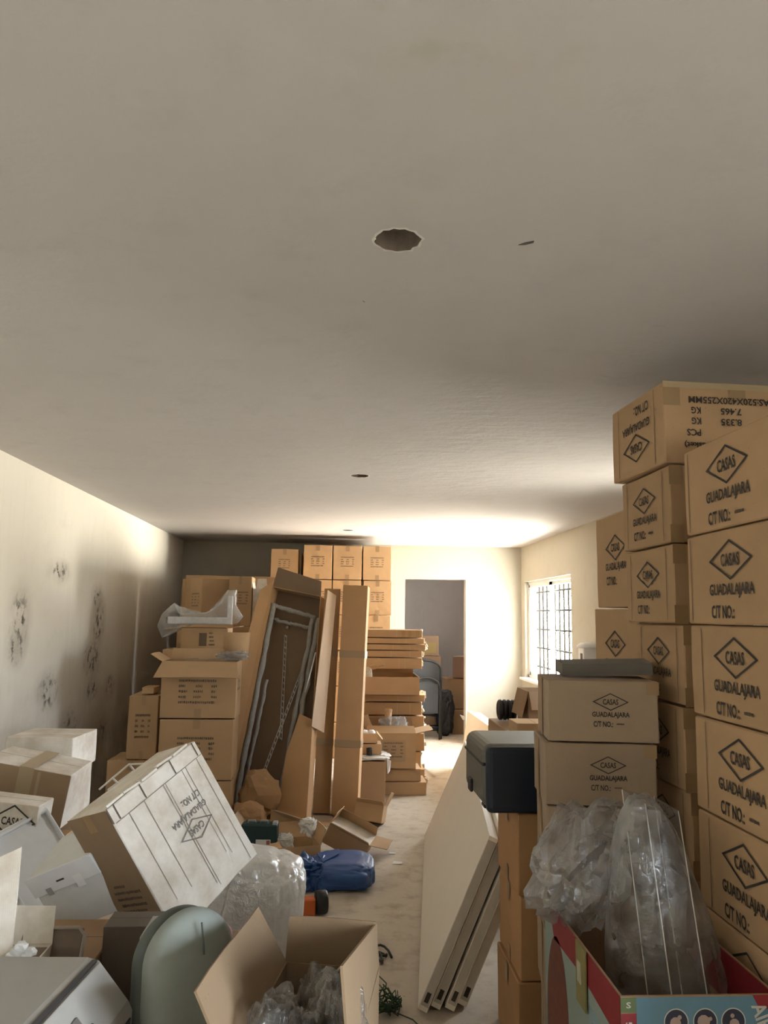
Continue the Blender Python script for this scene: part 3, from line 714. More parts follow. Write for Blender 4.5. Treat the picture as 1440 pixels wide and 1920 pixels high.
for ci, x in enumerate((-.775, -.395, -.052, .303)):                 # second row of the pile, against the back wall
    for k in range(2):
        carton((x, 9.46, (1 - k) * 1.21), .336, .58, 1.205 if x > -.5 or k else 1.165, f'tall tan carton against the back wall, {("upper", "lower")[k]}, behind the {("shorter column", "column by the dark gap", "middle column", "column nearest the doorway")[ci]}', mat=WARM, group='tall tan cartons against the back wall', tape=())
for ci, (x, y, w, d) in enumerate(((-1.40, 7.25, .5, .72), (-.88, 7.25, .5, .72), (-1.58, 8.02, .5, 1.25), (-1.06, 8.02, .27, 1.25))):
    for k in range(2):
        carton((x, y, (1 - k) * .98), w, d, .975, f'large brown carton between the stained-wall stack and the tan pile, {("upper", "lower")[k]}, {("front by the wall", "front by the aisle", "rear by the wall", "rear by the aisle")[ci]}', mat=KRAFT, group='large cartons between the stacks', tape=())

# pile of flat cartons with frayed ends
LV = [1.480, 1.400, 1.340, 1.280, 1.210, 1.100]
rowh = [(LV[i + 1], LV[i]) for i in range(5)]
NM = ['topmost, with shiny tape', 'second from the top', 'third from the top', 'fourth from the top', 'fifth from the top', 'upper one under the open tray', 'middle one under the open tray', 'lower one under the open tray', 'fourth under the open tray', 'fifth under the open tray', 'on the floor']
allrows = rowh + [(.79, .862), (.665, .788), (.50, .663), (.33, .498), (.17, .328), (0, .168)]
for i, (z0, z1) in enumerate(allrows):
    jx = random.uniform(-.02, .025); w = .565 + random.uniform(-.01, .02)
    c = carton((.285 + jx * .3, 7.56, z0), w + jx, .46, z1 - z0 - .003, f'long flat carton in the pile by the doorway, {NM[i]}', mat=WARM, group='flat cartons in the pile by the doorway', name='flat_carton', tape=(), topseam=True, dent=.006)
    fr = face_frame('front', w + jx, .46, z1 - z0); L = w + jx
    for x in (.3 + random.uniform(-.05, .05), .42 + random.uniform(-.03, .03)): strip(c, 'crease', fr, x, .004, x + .004, z1 - z0 - .006, plain('crease_pale', (.62, .46, .28), .8))
    bm = bmesh.new()                                                 # frayed end: strips of torn film and board standing proud
    for j in range(5):
        yy = random.uniform(-.22, .2); zz = random.uniform(.1, .9) * (z1 - z0)
        add_box(bm, (L / 2 + .008, yy, zz), (random.uniform(.012, .04), random.uniform(.02, .06), random.uniform(.015, .04)), Rxyz(random.uniform(-30, 30), random.uniform(-30, 30), random.uniform(-30, 30)))
    tag(link('frayed_end', bm_mesh(bm, 'frayed_end'), plain('frayed_board', (.68, .60, .48), .8), c), kind='stuff')
    if i == 0:
        for x in (.36, .42, .5): strip(c, 'tape', fr, x, .003, x + .035, .07, plain('shiny_tape', (.50, .32, .15), .2, spec=.8))
open_carton((.285, 7.40, .866), .52, .60, .17, 'shallow open tray carton in the pile by the doorway', mat=WARM, flaps={'back': (.10, -20), 'left': (.12, 40)}, name='tray_carton')
o = link('loose_board', slab_mesh([(0.312, 7.360, 1.132), (0.411, 7.360, 1.218), (0.477, 7.360, 1.149), (0.364, 7.400, 1.101)], .005), WARM); tag(o, 'torn cardboard corner poking up from the shallow tray carton', 'cardboard')
o = link('printed_sleeve', crumple_mesh((.035, .05, .125), 6, .2, 3), plain('speckled_paper', (.62, .60, .52), .8, vary=.4, scale=60)); o.location = (.325, 7.47, 1.0)
tag(o, 'pale speckled paper sleeve beside the shallow tray carton', 'paper')
carton((.46, 7.22, 0), .40, .33, .115, 'flat brown carton on the floor under the open carton by the doorway', mat=KRAFT, tape=())
carton((.44, 7.24, .117), .37, .30, .112, 'flat brown carton between the floor carton and the open carton of packaging', mat=KRAFT, tape=())
oc = open_carton((.30, 7.20, .232), .455, .33, .315, 'open carton overflowing with film and paper rolls beside the doorway pile', mat=KRAFT, flaps={'front': (.11, -62), 'right': (.16, 78), 'left': (.14, 35), 'back': (.10, -8)}, spec=('front', .25, .17, .2, .15))
link('shipping_label', UNIT, plain('faded_label', (.42, .29, .17), .7), oc, on_face(face_frame('front', .455, .33, .315), .24, .16, .24, .19, 0, .0006))
def paper_roll(loc, r, h, R, mat, label, cat='roll'):
    root = empty('paper_roll', loc, R, label=label, cat=cat)
    link('outer_wrap', lathe_mesh([(r, 0), (r * 1.04, h * .5), (r * .96, h), (r * .7, h), (r * .68, h * .3)], 16), mat, root)
    link('torn_rim', lathe_mesh([(r * .98, h * .96), (r * 1.10, h * 1.05), (r * .82, h * 1.07), (r * .8, h)], 9, smooth=False, cap=False), mat, root)
paper_roll((.40, 7.37, .36), .05, .32, Rxyz(-8, -22, 0), WARM, 'kraft paper bag leaning out of the open carton of film')
paper_roll((.50, 7.38, .36), .035, .36, Rxyz(-5, 2, 0), WARM, 'narrow kraft tube standing torn in the open carton of film')
for x, y, s in ((.47, 7.33, .05), (.55, 7.35, .06), (.63, 7.35, .055)):
    o = link('plastic_film', crumple_mesh((s, s * .7, s * 1.6), int(x * 100), .45, 4), FILM); o.location = (x, y, .58)
    tag(o, f'wisp of clear film in the open carton, {"by the kraft bag" if x < .5 else "beside the narrow kraft tube" if x < .6 else "against the lit flap"}', 'film', 'clear film in the open carton')
carton((.235, 6.86, 0), .225, .26, .36, 'tall brown carton standing open-edged beside the two long upright cartons', mat=DARKC, tape=())
o = link('white_cloth', crumple_mesh((.15, .14, .022), 3, .25, 4, .5), PAPER); o.matrix_basis = Matrix.Translation((.345, 6.99, .387))
tag(o, 'white cloth draped over the tall brown carton by the upright ones', 'cloth')
o = link('cloth_corner', slab_mesh([(.468, 6.88, .385), (.505, 6.90, .36), (.50, 6.93, .27), (.478, 6.90, .25)], .006), PAPER); tag(o, 'hanging white corner of cloth beside the tall brown carton', 'cloth')
carton((.235, 6.90, .412), .19, .2, .09, 'shoe-sized carton lying on the white cloth', mat=WARM, tape=())
open_carton((.235, 6.90, .504), .15, .18, .085, 'little open carton with white pads on the shoe-sized carton', mat=WARM, flaps={'right': (.07, 140)})
for k, x in enumerate((.275, .335)):
    o = link('white_pad', crumple_mesh((.036, .05, .035), k, .15, 3, .8, smooth=True), PAPER); o.location = (x, 6.97, .575); tag(o, f'rounded white pad in the little open carton, {("against the long upright carton", "beside its hanging flap")[k]}', 'pad', 'white pads in the little carton')
root = empty('tape_roll', (.315, 6.875, .412), None, label='black roll of tape standing on the white cloth', cat='tape roll')
link('roll', lathe_mesh([(.024, 0), (.024, .06), (.014, .06), (.014, 0)], 20, cap=False), BLACK, root)
c = open_carton((.17, 6.19, .0), .22, .20, .13, 'small carton lying tilted on the floor with its end flaps open', R=Rxyz(-14, 6, -14), mat=KRAFT, name='small_carton', flaps={'right': (.11, 20), 'front': (.05, 60)})
c.location.z += .055
link('lid_board', slab_mesh([(-.11, -.1, .131), (.11, -.1, .131), (.11, .1, .131), (-.11, .1, .131)], .004), PALE, c)

# two long upright cartons
def long_carton(P, w, d, h, label, R):
    c = carton(P, w, d, h, label, R=R, mat=cardboard('upright', (.50, .30, .15)), name='long_carton', tape=(), group=None, dent=.006)
    for f, L in (('front', w), ('right', d)):
        fr = face_frame(f, w, d, h)
        for z in (.53, 1.25): strip(c, 'tape', fr, 0, z, L, z + .06, TAPE)
    return c
long_carton((-.005, 6.46, .012), .215, .17, 1.86, 'long narrow carton standing upright, its side lit by the window', Rxyz(-4, 1.2, -9))
long_carton((-.155, 6.52, .012), .145, .17, 1.83, 'long narrow carton standing upright between the open one and the lit one', Rxyz(-4, 1.5, 0))

# the open long carton with foam-edged frame and slotted rails
BL, BR, TL, TR = [Vector(p) for p in ((-0.787, 6.100, 0.155), (-0.189, 5.950, 0.003), (-0.523, 6.400, 1.831), (-0.130, 6.360, 1.758))]
BL.z = .02; BR.z = .02
org = (BL + BR) / 2
root = empty('open_long_carton', org, None, label='long carton leaning open, showing grey foam edges and slotted rails inside', cat='box')
BL, BR, TL, TR = [p - org for p in (BL, BR, TL, TR)]
nrm = (BR - BL).cross(TL - BL).normalized(); nrm = nrm if nrm.y > 0 else -nrm     # points to the back
dep = nrm * .13; LM = cardboard('upright', (.50, .30, .15)); DK = cardboard('shaded_kraft', (.21, .145, .095))  # DK: shade inside the carton put into a darker board colour
def pt(u, v, n=0): return (BL.lerp(BR, u)).lerp(TL.lerp(TR, u), v) + nrm * n
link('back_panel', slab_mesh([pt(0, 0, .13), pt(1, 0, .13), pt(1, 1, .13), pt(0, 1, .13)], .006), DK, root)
link('left_panel', slab_mesh([pt(0, 0, 0), pt(0, 1, 0), pt(0, 1, .13), pt(0, 0, .13)], .006), LM, root)
link('right_panel', slab_mesh([pt(1, 0, 0), pt(1, 1, 0), pt(1, 1, .13), pt(1, 0, .13)], .006), LM, root)
link('bottom_panel', slab_mesh([pt(0, 0, 0), pt(1, 0, 0), pt(1, 0, .13), pt(0, 0, .13)], .006), LM, root)
link('top_panel', slab_mesh([pt(0, 1, 0), pt(1, 1, 0), pt(1, 1, .13), pt(0, 1, .13)], .006), LM, root)
link('front_panel', slab_mesh([pt(.62, 0, -.004), pt(1, 0, -.004), pt(1, .45, -.004), pt(.80, .47, -.004), pt(.66, .30, -.004)], .006), LM, root)
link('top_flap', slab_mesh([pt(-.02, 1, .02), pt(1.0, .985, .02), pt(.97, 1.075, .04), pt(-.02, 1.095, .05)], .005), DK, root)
link('left_flap', slab_mesh([pt(0, 0, 0), pt(0, 1.03, 0), pt(-.20, .97, -.05), pt(-.30, .45, -.06), pt(-.22, .06, -.03)], .005), LM, root)
fl_ = link('side_flap', slab_mesh([Vector(q) - org for q in ((-0.074, 6.260, 1.808), (-0.168, 6.100, 0.757), (-0.075, 6.270, 0.685), (-0.004, 6.430, 1.767))], .006), cardboard('upright_pale', (.58, .42, .29)), root)
link('torn_edge', slab_mesh([pt(1.0, .74, -.02), pt(.985, .74, -.03), pt(.88, .56, -.05), pt(.95, .66, -.03)], .004), PAPER, root)
def wobble(a, b_, n, amp, seed):
    out = []
    for i in range(n + 1):
        f = i / n; p = a.lerp(b_, f); q = Vector((noise.noise(Vector((f * 9, seed, 1))), noise.noise(Vector((f * 9, seed, 5))), noise.noise(Vector((f * 9, seed, 9)))))
        out.append(p + q * amp)
    return out
def foam(u0, v0, u1, v1, n, r, seed):
    rr = [r * (1 + .55 * noise.noise(Vector((i * .7, seed, 3)))) for i in range(25)]
    link('foam_edge', tube_mesh(wobble(pt(u0, v0, n), pt(u1, v1, n), 24, .012, seed), rr, 7), FOAM, root)
foam(.04, .05, .06, .93, .03, .022, 1); foam(.08, .92, .9, .90, .03, .018, 2); foam(.1, .86, .84, .85, .05, .014, 3)
foam(.86, .90, .60, .05, .03, .018, 4); foam(.97, .9, .74, .3, .04, .022, 5); foam(.10, .05, .16, .6, .06, .014, 6)
def rail(a, b_, wd, name='slotted_rail'):
    bm = bmesh.new(); ax = (b_ - a).normalized(); side = ax.cross(nrm).normalized(); L = (b_ - a).length; n = int(L / .045)
    for s in (-1, 1): add_tube(bm, [a + side * wd * s, b_ + side * wd * s], .0035, 4)
    for i in range(n + 1): p = a.lerp(b_, i / n); add_tube(bm, [p - side * wd - ax * .008, p + side * wd + ax * .008], .006, 4)
    link(name, bm_mesh(bm, name), STEEL, root)
rail(pt(.34, .80, .09), pt(.50, .36, .09), .0095); rail(pt(.72, .66, .08), pt(.24, .10, .08), .009)
link('rail_stud', crumple_mesh((.012, .008, .012), 1, .1, 2), STEEL, root, Matrix.Translation(pt(.335, .84, .1)))
for k, (x, y, z, s) in enumerate(((-.62, 6.02, .26, .12), (-.72, 5.98, .14, .14), (-.55, 6.0, .12, .10))):
    pass
o = link('kraft_wad', crumple_mesh((.14, .08, .16), 3, .35, 3, .8, 2.2), cardboard('wad', (.42, .26, .14))); o.location = (-.53, 5.93, .30)
tag(o, 'crumpled kraft paper wad, bigger, at the foot of the open long carton', 'paper')
o = link('kraft_wad', crumple_mesh((.13, .08, .13), 8, .35, 3, .8, 2.2), cardboard('wad', (.42, .26, .14))); o.location = (-.60, 5.80, .14)
tag(o, 'crumpled kraft paper wad, smaller, beside the bigger wad', 'paper')

# ---------------------------------------------------------------- stack by the left wall
LG = 'brown cartons stacked near the stained wall'
for k, (x, y, z, w, d, h, nm, m) in enumerate((
    (-1.24, 5.70, 0, .53, .30, .43, 'bottom one under the open carton of dark things', KRAFT), (-1.235, 5.70, .432, .525, .30, .425, 'printed one just under the open carton of dark things', KRAFT),
    (-1.33, 6.16, 0, .49, .40, .44, 'floor one behind the open carton of dark things', DARKC), (-1.33, 6.16, .442, .49, .40, .44, 'middle one behind the open carton of dark things', DARKC), (-1.34, 6.16, .884, .49, .40, .44, 'upper one holding the small open carton', KRAFT),
    (-1.34, 6.66, 0, .71, .42, .5, 'floor one in the back row', DARKC), (-1.34, 6.66, .502, .71, .42, .5, 'second one in the back row', DARKC), (-1.34, 6.66, 1.004, .71, .42, .495, 'broad one carrying the upright cartons', KRAFT),
    (-1.60, 5.76, 0, .33, .36, .56, 'low wide one by the stained wall', KRAFT), (-1.475, 5.77, .562, .215, .34, .45, 'narrow one with a lighter top by the stained wall', KRAFT))):
    carton((x, y, z), w, d, h, f'brown carton near the stained wall, {nm}', mat=m, group=LG, tape=('front',), spec=('front', w / 2, h * .52, w * .55, h * .42) if k in (1, 9) else None)
carton((-1.40, 5.82, 1.014), .09, .2, .05, 'tiny carton with a white label on the narrow one by the stained wall', mat=KRAFT, tape=())
oc = open_carton((-1.235, 5.70, .859), .53, .30, .40, 'open carton of dark things with its front flap hanging out', mat=KRAFT, flaps={'front': (.17, 128, -.03), 'left': (.10, 60), 'back': (.08, 10)}, spec=('front', .26, .19, .3, .19), tape=('front',))
mark(oc, face_frame('right', .53, .30, .4), .15, .22, .7, ct=False)
o = link('dark_contents', crumple_mesh((.20, .11, .10), 2, .2, 4, .6), plain('dark_green_plastic', (.02, .03, .025), .5)); o.location = (-.97, 5.85, 1.13); dark_ = o; tag(o, 'dark green plastic things filling the open carton with the hanging flap', 'contents')
for k in range(3):
    o = link('wire', tube_mesh([Vector(q_) - Vector((-.97, 5.85, 1.13)) for q_ in ((-1.12 + .14 * k, 5.80, 1.22), (-1.08 + .15 * k, 5.78, 1.275), (-1.0 + .15 * k, 5.8, 1.28), (-.98 + .13 * k, 5.84, 1.21))], .0025, 5), STEEL, dark_)
o = link('torn_film', crumple_mesh((.10, .05, .03), 3, .6, 4), FILM); o.location = (-.74, 5.78, 1.30); tag(o, 'torn strip of clear film on the corner of the open carton of dark things', 'film')
oc = open_carton((-1.21, 6.20, 1.326), .36, .30, .165, 'small open carton with spread flaps under the wrapped white bracket', mat=KRAFT, flaps={'left': (.14, 96), 'right': (.09, 82), 'front': (.05, 80), 'back': (.1, 60)}, name='small_open_carton')
link('label_block', UNIT, FADED, oc, on_face(face_frame('front', .36, .3, .165), .17, .075, .06, .1)); link('print_lines', dashes_mesh((((.1, .6),), ((.1, .7),), ((.2, .8),), ((.1, .9),)), 2), FADED, oc, on_face(face_frame('front', .36, .3, .165), .24, .08, .06, .12))
# white bracket in clear film
root = empty('white_bracket', (-1.05, 6.28, 1.515), Rz(3), label='white L-shaped plastic bracket wrapped in clear film on the small open carton', cat='bracket')
link('arm', box_mesh((-.03, 0, .032), (.50, .07, .055), bev=.008), WHITE, root); link('upright', box_mesh((.20, 0, .13), (.04, .07, .20), bev=.008), WHITE, root)
link('end_cap', box_mesh((-.285, 0, .032), (.02, .06, .045), bev=.004), BLACK, root)
bm = bmesh.new()
P = [(-.36, 0, -.02), (-.33, 0, .075), (-.24, 0, .16), (-.20, 0, .08), (.02, 0, .09), (.12, 0, .16), (.18, 0, .27), (.235, 0, .27), (.24, 0, .15), (.30, 0, .06), (.26, 0, .01), (-.1, 0, -.005), (-.24, 0, -.05), (-.32, 0, -.11)]
rings = []
for s, yy in ((.86, -.07), (1.0, -.04), (1.02, .04), (.88, .07)):
    rings.append([bm.verts.new((x * s + .01 * noise.noise(Vector((x * 9, yy * 40, z * 9))), yy + .02 * noise.noise(Vector((x * 12, 4, z * 12))), z * s + .006)) for x, y, z in P])
for A, B in zip(rings, rings[1:]):
    for k in range(len(P)): bm.faces.new((A[k], A[(k + 1) % len(P)], B[(k + 1) % len(P)], B[k]))
bm.faces.new(rings[0]); bm.faces.new(rings[-1]); bmesh.ops.triangulate(bm, faces=bm.faces[:])
link('film_wrap', bm_mesh(bm, 'film_wrap'), clear_film('thin_wrap', cover=.22, rough=.15, white=.7), root)
carton((-1.15, 6.69, 1.501), .27, .27, .41, 'upright carton standing cornerwise behind the wrapped bracket', yaw=32, mat=KRAFT, tape=(), spec=('left', .135, .22, .18, .13))
carton((-.925, 6.69, 1.501), .20, .3, .425, 'upright carton with printed lines beside the cornerwise one', mat=KRAFT, tape=('front',), spec=('front', .1, .24, .15, .12))
oc = open_carton((-.72, 6.72, 1.501), .10, .25, .32, 'narrow open carton with a sunlit pale flap beside the long open one', mat=PALE, flaps={'back': (.1, 8), 'left': (.1, 10)})
root = empty('curved_board', (-.76, 6.05, 1.265), None, label='curled sheet of cardboard standing behind the open carton of dark things', cat='cardboard')
bm = bmesh.new(); pr_ = None
for i in range(9):
    a = math.radians(205 + i * 18); x, y = .10 * math.cos(a), .07 * math.sin(a)
    cur = [bm.verts.new(p) for p in ((x * 1.0, y, .0), (x * 1.12, y * 1.1, .20), (x * 1.06, y * 1.03, .20), (x * .94, y * .94, 0))]
    if pr_:
        for k in range(4): bm.faces.new((pr_[k], pr_[(k + 1) % 4], cur[(k + 1) % 4], cur[k]))
    else: bm.faces.new(cur)
    pr_ = cur
bm.faces.new(pr_); link('sheet', bm_mesh(bm, 'sheet', True), KRAFT, root)
carton((-.70, 6.16, 0), .0, .0, .0, 'x') if False else None

# ---------------------------------------------------------------- beyond the doorway
M_CH = plain('chair_black', (.022, .023, .026), .4, spec=.5); M_CHS = plain('chair_seat_black', (.028, .029, .032), .55)
def folding_chair(loc, R, label):
    root = empty('folding_chair', loc, R, label=label, cat='chair', group=None)
    W, H = .45, 1.03
    def U(w, z0, z1, y, r):                                          # inverted U of tube
        P = [(-w / 2, y, z0), (-w / 2, y, z1 - .12)] + [(-w / 2 * math.cos(a), y, z1 - .12 + .12 * math.sin(a)) for a in [math.pi * k / 14 for k in range(1, 14)]] + [(w / 2, y, z1 - .12), (w / 2, y, z0)]
        return tube_mesh(P, r, 8)
    link('main_frame', U(W, .02, H, 0, .014), M_CH, root)
    link('seat_frame', U(W - .06, .0, .80, -.045, .013), M_CH, root)
    bm = bmesh.new(); N = 12; P = [(-W / 2 + .02, 0, .72)] + [(-(W / 2 - .02) * math.cos(a), 0, H - .13 + .115 * math.sin(a)) for a in [math.pi * k / N for k in range(N + 1)]] + [(W / 2 - .02, 0, .72)]
    add_slab(bm, P, .012); link('backrest', bm_mesh(bm, 'backrest'), M_CHS, root)
    bm = bmesh.new(); P = [(-.17, -.05, .34), (-.17, -.05, .66)] + [(-.17 * math.cos(a), -.05, .66 + .09 * math.sin(a)) for a in [math.pi * k / N for k in range(1, N)]] + [(.17, -.05, .66), (.17, -.05, .34)]
    add_slab(bm, P, .02); link('seat', bm_mesh(bm, 'seat'), M_CHS, root)
    for z, y in ((.30, 0), (.12, 0), (.16, -.045)): link('cross_bar', tube_mesh([(-W / 2 + .02, y, z), (W / 2 - .02, y, z)], .010, 8), M_CH, root)
    for s in (-1, 1): link('rubber_foot', lathe_mesh([(.017, 0), (.018, .03), (.014, .04)], 12), BLACK, root, Matrix.Translation((s * W / 2, 0, 0)))
    return root
folding_chair((1.205, 10.42, .0), Rxyz(-4, 1.5, 12), 'black folding chair standing folded in the doorway, its seat towards the room')
folding_chair((1.225, 10.56, .0), Rxyz(-5, 1, 12), 'black folding chair folded behind the other one in the doorway')
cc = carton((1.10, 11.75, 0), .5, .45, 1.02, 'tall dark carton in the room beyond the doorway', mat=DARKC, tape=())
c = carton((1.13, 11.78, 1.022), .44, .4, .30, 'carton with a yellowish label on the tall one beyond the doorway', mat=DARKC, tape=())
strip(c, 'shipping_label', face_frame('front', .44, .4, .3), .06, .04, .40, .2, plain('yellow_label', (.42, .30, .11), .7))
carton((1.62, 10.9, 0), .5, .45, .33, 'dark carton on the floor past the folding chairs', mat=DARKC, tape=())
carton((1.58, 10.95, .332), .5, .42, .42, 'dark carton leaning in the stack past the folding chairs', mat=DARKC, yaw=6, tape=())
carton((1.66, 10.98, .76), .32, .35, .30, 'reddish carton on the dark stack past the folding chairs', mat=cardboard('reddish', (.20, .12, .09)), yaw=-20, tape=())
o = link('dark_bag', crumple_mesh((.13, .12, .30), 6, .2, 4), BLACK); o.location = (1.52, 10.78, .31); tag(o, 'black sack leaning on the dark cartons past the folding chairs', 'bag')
# ================================================================== LEFT FOREGROUND PILE
def frame_R(u, v):
    u = Vector(u).normalized(); v = Vector(v); v = (v - u * u.dot(v)).normalized(); n = u.cross(v)
    return Matrix(((u.x, v.x, n.x), (u.y, v.y, n.y), (u.z, v.z, n.z)))
# big pale carton tipped on its corner; its printed face looks to the window
D0 = Vector((-.77, 2.788, .932)); U0 = Vector((.523, .746, .413)); V0 = Vector((.491, .133, -.861)); N0 = Vector((-.697, .653, -.297))
# local x along U, local z against V, local y along N (into the box): printed face is the front
U0.normalize(); V0 = (V0 - U0 * U0.dot(V0)).normalized(); Yl = (-V0).cross(U0)
R = Matrix(((U0.x, Yl.x, -V0.x), (U0.y, Yl.y, -V0.y), (U0.z, Yl.z, -V0.z)))
BW, BD, BH = .45, .26, .52
c = carton(D0 + V0 * BH, BW, BD, BH, 'big dusty carton tipped on its corner on top of the pile, printed face up', R=R, mat=PALE, name='tipped_carton', tape=('left',), dent=.006, topseam=False)
ff = face_frame('front', BW, BD, BH)
mark(c, ff, .27, .29, .72, math.pi, ink=plain('grey_ink', (.20, .18, .165), .8), sx=1.0)
DUSTINK = plain('crease_grey', (.22, .19, .16), .85)
for x in (.07, .14, .235, .245, .33, .35, .41): strip(c, 'crease', ff, x - .0011, .01 + random.uniform(0, .1), x + .0011, BH - .06, DUSTINK)
strip(c, 'crease', ff, .01, BH - .062, BW - .01, BH - .060, DUSTINK)
for x in (.0, .03, .15, .30, .42): strip(c, 'crease', ff, x + .001, BH - .058, x + .006, BH - .002, plain('crease_dark', (.12, .09, .07), .9))
fl = face_frame('left', BW, BD, BH)
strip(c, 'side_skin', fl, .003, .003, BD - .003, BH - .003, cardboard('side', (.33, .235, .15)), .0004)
link('print_lines', dashes_mesh((((.1, .5),), ((.0, .95),), ((.0, .9),), ((.05, .95),), ((.0, .85),), ((.1, .9),)), 9), plain('smudged_ink', (.09, .065, .045), .8), c, on_face(fl, .13, .17, .17, .15, 0))
bm = bmesh.new()
for a, b_ in (((-.225, .0, .53), (.225, 0, .53)),): pass
for k in range(5):
    x = -.18 + k * .08; add_box(bm, (x, -BD / 2 + .012 + .004 * (k % 2), BH + .004), (.078, .03, .008), Rxyz(8 * (k % 3 - 1), 5 * (k % 2), 4))
link('bent_flap', bm_mesh(bm, 'bent_flap'), PALE, c)
# wire rack poking out behind it
RO = Vector((-0.889, 3.350, 0.837)); root = empty('wire_rack', RO + Vector((.01, 0, .04)), None, label='white wire rack sticking up behind the tipped carton', cat='rack')
M_RW = plain('rack_wire', (.80, .76, .70), .4)
for P_ in (((-0.950, 3.300, 0.849), (-0.842, 3.320, 0.945), (-0.766, 3.350, 0.943), (-0.716, 3.380, 0.912)), ((-0.949, 3.420, 0.821), (-0.849, 3.440, 0.897), (-0.774, 3.460, 0.898), (-0.728, 3.480, 0.874)),
           ((-0.842, 3.320, 0.945), (-0.849, 3.440, 0.897), (-0.844, 3.440, 0.806)), ((-0.766, 3.350, 0.943), (-0.774, 3.460, 0.898), (-0.769, 3.460, 0.812)), ((-0.900, 3.300, 0.894), (-0.910, 3.420, 0.851), (-0.906, 3.420, 0.800))):
    link('wire', tube_mesh([Vector(q_) - RO for q_ in P_], .0045, 6), M_RW, root)
# taped carton and the pair behind it
u = Vector((.985, -.028, -.168)); v = Vector((.04, .997, .065)); R = frame_R(u, v)
o_ = Vector((-1.66, 3.89, .90)) - (R @ Vector((0, 0, .26)))
c = carton(o_, .43, .30, .26, 'dusty carton closed with a broad tape band, near the stained wall', R=R, mat=PALE, name='taped_carton', tape=(), dent=.007)
ft, ff = face_frame('top', .43, .3, .26), face_frame('front', .43, .3, .26)
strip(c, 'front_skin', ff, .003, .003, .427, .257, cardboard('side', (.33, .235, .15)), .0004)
TP = plain('dusty_tape', (.40, .31, .20), .5)
strip(c, 'tape', ft, .18, .0, .25, .3, TP, .0014); strip(c, 'tape', ff, .18, .12, .25, .26, TP); strip(c, 'tape', ff, .27, .13, .285, .25, TP)
strip(c, 'shipping_label', ff, .0, .14, .06, .23, PAPER)
carton((-1.72, 4.28, .765), .36, .34, .18, 'dusty lid-like carton on another behind the broad tape band', mat=PALE, tape=(), yaw=-4)
carton((-1.73, 4.29, .50), .35, .34, .262, 'dusty carton just under the lid-like one by the stained wall', mat=PALE, tape=(), yaw=-4)
carton((-1.78, 4.26, 0), .46, .42, .495, 'large carton on the floor under the two dusty ones by the stained wall', mat=KRAFT, tape=())
carton((-1.80, 3.80, 0), .55, .42, .55, 'large carton on the floor under the broad-taped one', mat=KRAFT, tape=())
c = carton((-1.79, 3.60, .41), .48, .17, .40, 'pale carton printed CASAS, propped below the taped one', R=Rxyz(0, 6, -2), mat=PALE, tape=(), name='propped_carton')
ff = face_frame('front', .48, .17, .40)
link('diamond_mark', diamond_mesh(), INK, c, on_face(ff, .375, .325, .205, .14)); link('lettering', text_mesh('CASAS'), INK, c, on_face(ff, .375, .325, .095, .034))
carton((-1.90, 3.42, 0), .55, .36, .355, 'carton on the floor under the propped one', mat=KRAFT, tape=())
# white tray lid
P = Vector((-1.27, 3.671, .741)); u = Vector((.621, -.165, -.766)); v = Vector((-.522, -.817, -.247)); R = frame_R(u, v)   # third axis points away from the room
root = empty('white_tray', P + u * .45, R, label='white plastic tray lid standing tilted in the pile', cat='tray')
M4 = Matrix.Translation((-.45, 0, 0))
link('tray_plate', box_mesh((.225, .165, .012), (.45, .33, .018), bev=.008, seg=3), WHITE, root, M4)
bm = bmesh.new(); add_tube(bm, [(.02, .02, 0), (.43, .02, 0), (.43, .31, 0), (.02, .31, 0)], .014, 8, True); link('rim', bm_mesh(bm, 'rim', True), WHITE, root, M4)
# white box below the tipped carton
u = Vector((.852, -.335, .403)); v = Vector((.187, .913, .364)); R = frame_R(u, v)
o_ = Vector((-1.111, 3.038, .626)) - R @ Vector((0, 0, .25))
c = carton(o_, .30, .25, .25, 'white box with a torn label lying askew against the tray', R=R, mat=plain('white_board', (.60, .60, .58), .6), name='white_box', tape=(), topseam=False)
ff = face_frame('front', .3, .25, .25)
strip(c, 'torn_label', ff, .19, .15, .225, .20, PAPER, .006); strip(c, 'dark_mark', ff, .12, .20, .155, .207, INK, .006); strip(c, 'torn_label', ff, .06, .16, .085, .19, plain('label_grey', (.3, .29, .28), .7), .006)
link('lid_edge', box_mesh((0, -.127, .21), (.302, .006, .082), bev=.002), plain('white_board_edge', (.66, .66, .66), .6), c)
carton((-1.30, 2.92, 0), .58, .40, .30, 'carton on the floor under the white box and the tray', mat=DARKC, tape=())
carton((-.68, 2.75, 0), .34, .42, .40, 'carton on the floor under the tipped one', mat=DARKC, tape=())
# torn open carton at the frame's edge
oc = open_carton((-1.18, 2.20, 0), .36, .30, .62, 'open carton with a tall torn flap beside the grey machine', mat=PALE, flaps={'back': (.10, 20)}, name='torn_carton')
o = Vector(oc.location)
link('flap', slab_mesh([Vector(p) - o for p in ((-0.960, 2.220, 0.903), (-0.881, 2.220, 0.948), (-0.827, 2.220, 0.973), (-0.828, 2.220, 0.836), (-0.832, 2.220, 0.710), (-0.941, 2.220, 0.678))], .006), PALE, oc)
for k in range(5):
    p = link('foam_scrap', crumple_mesh((.016, .012, .012), k, .4, 2), PAPER, oc); p.location = Vector((-.83 + .012 * k, 2.215, .70 + .012 * (k % 3))) - o

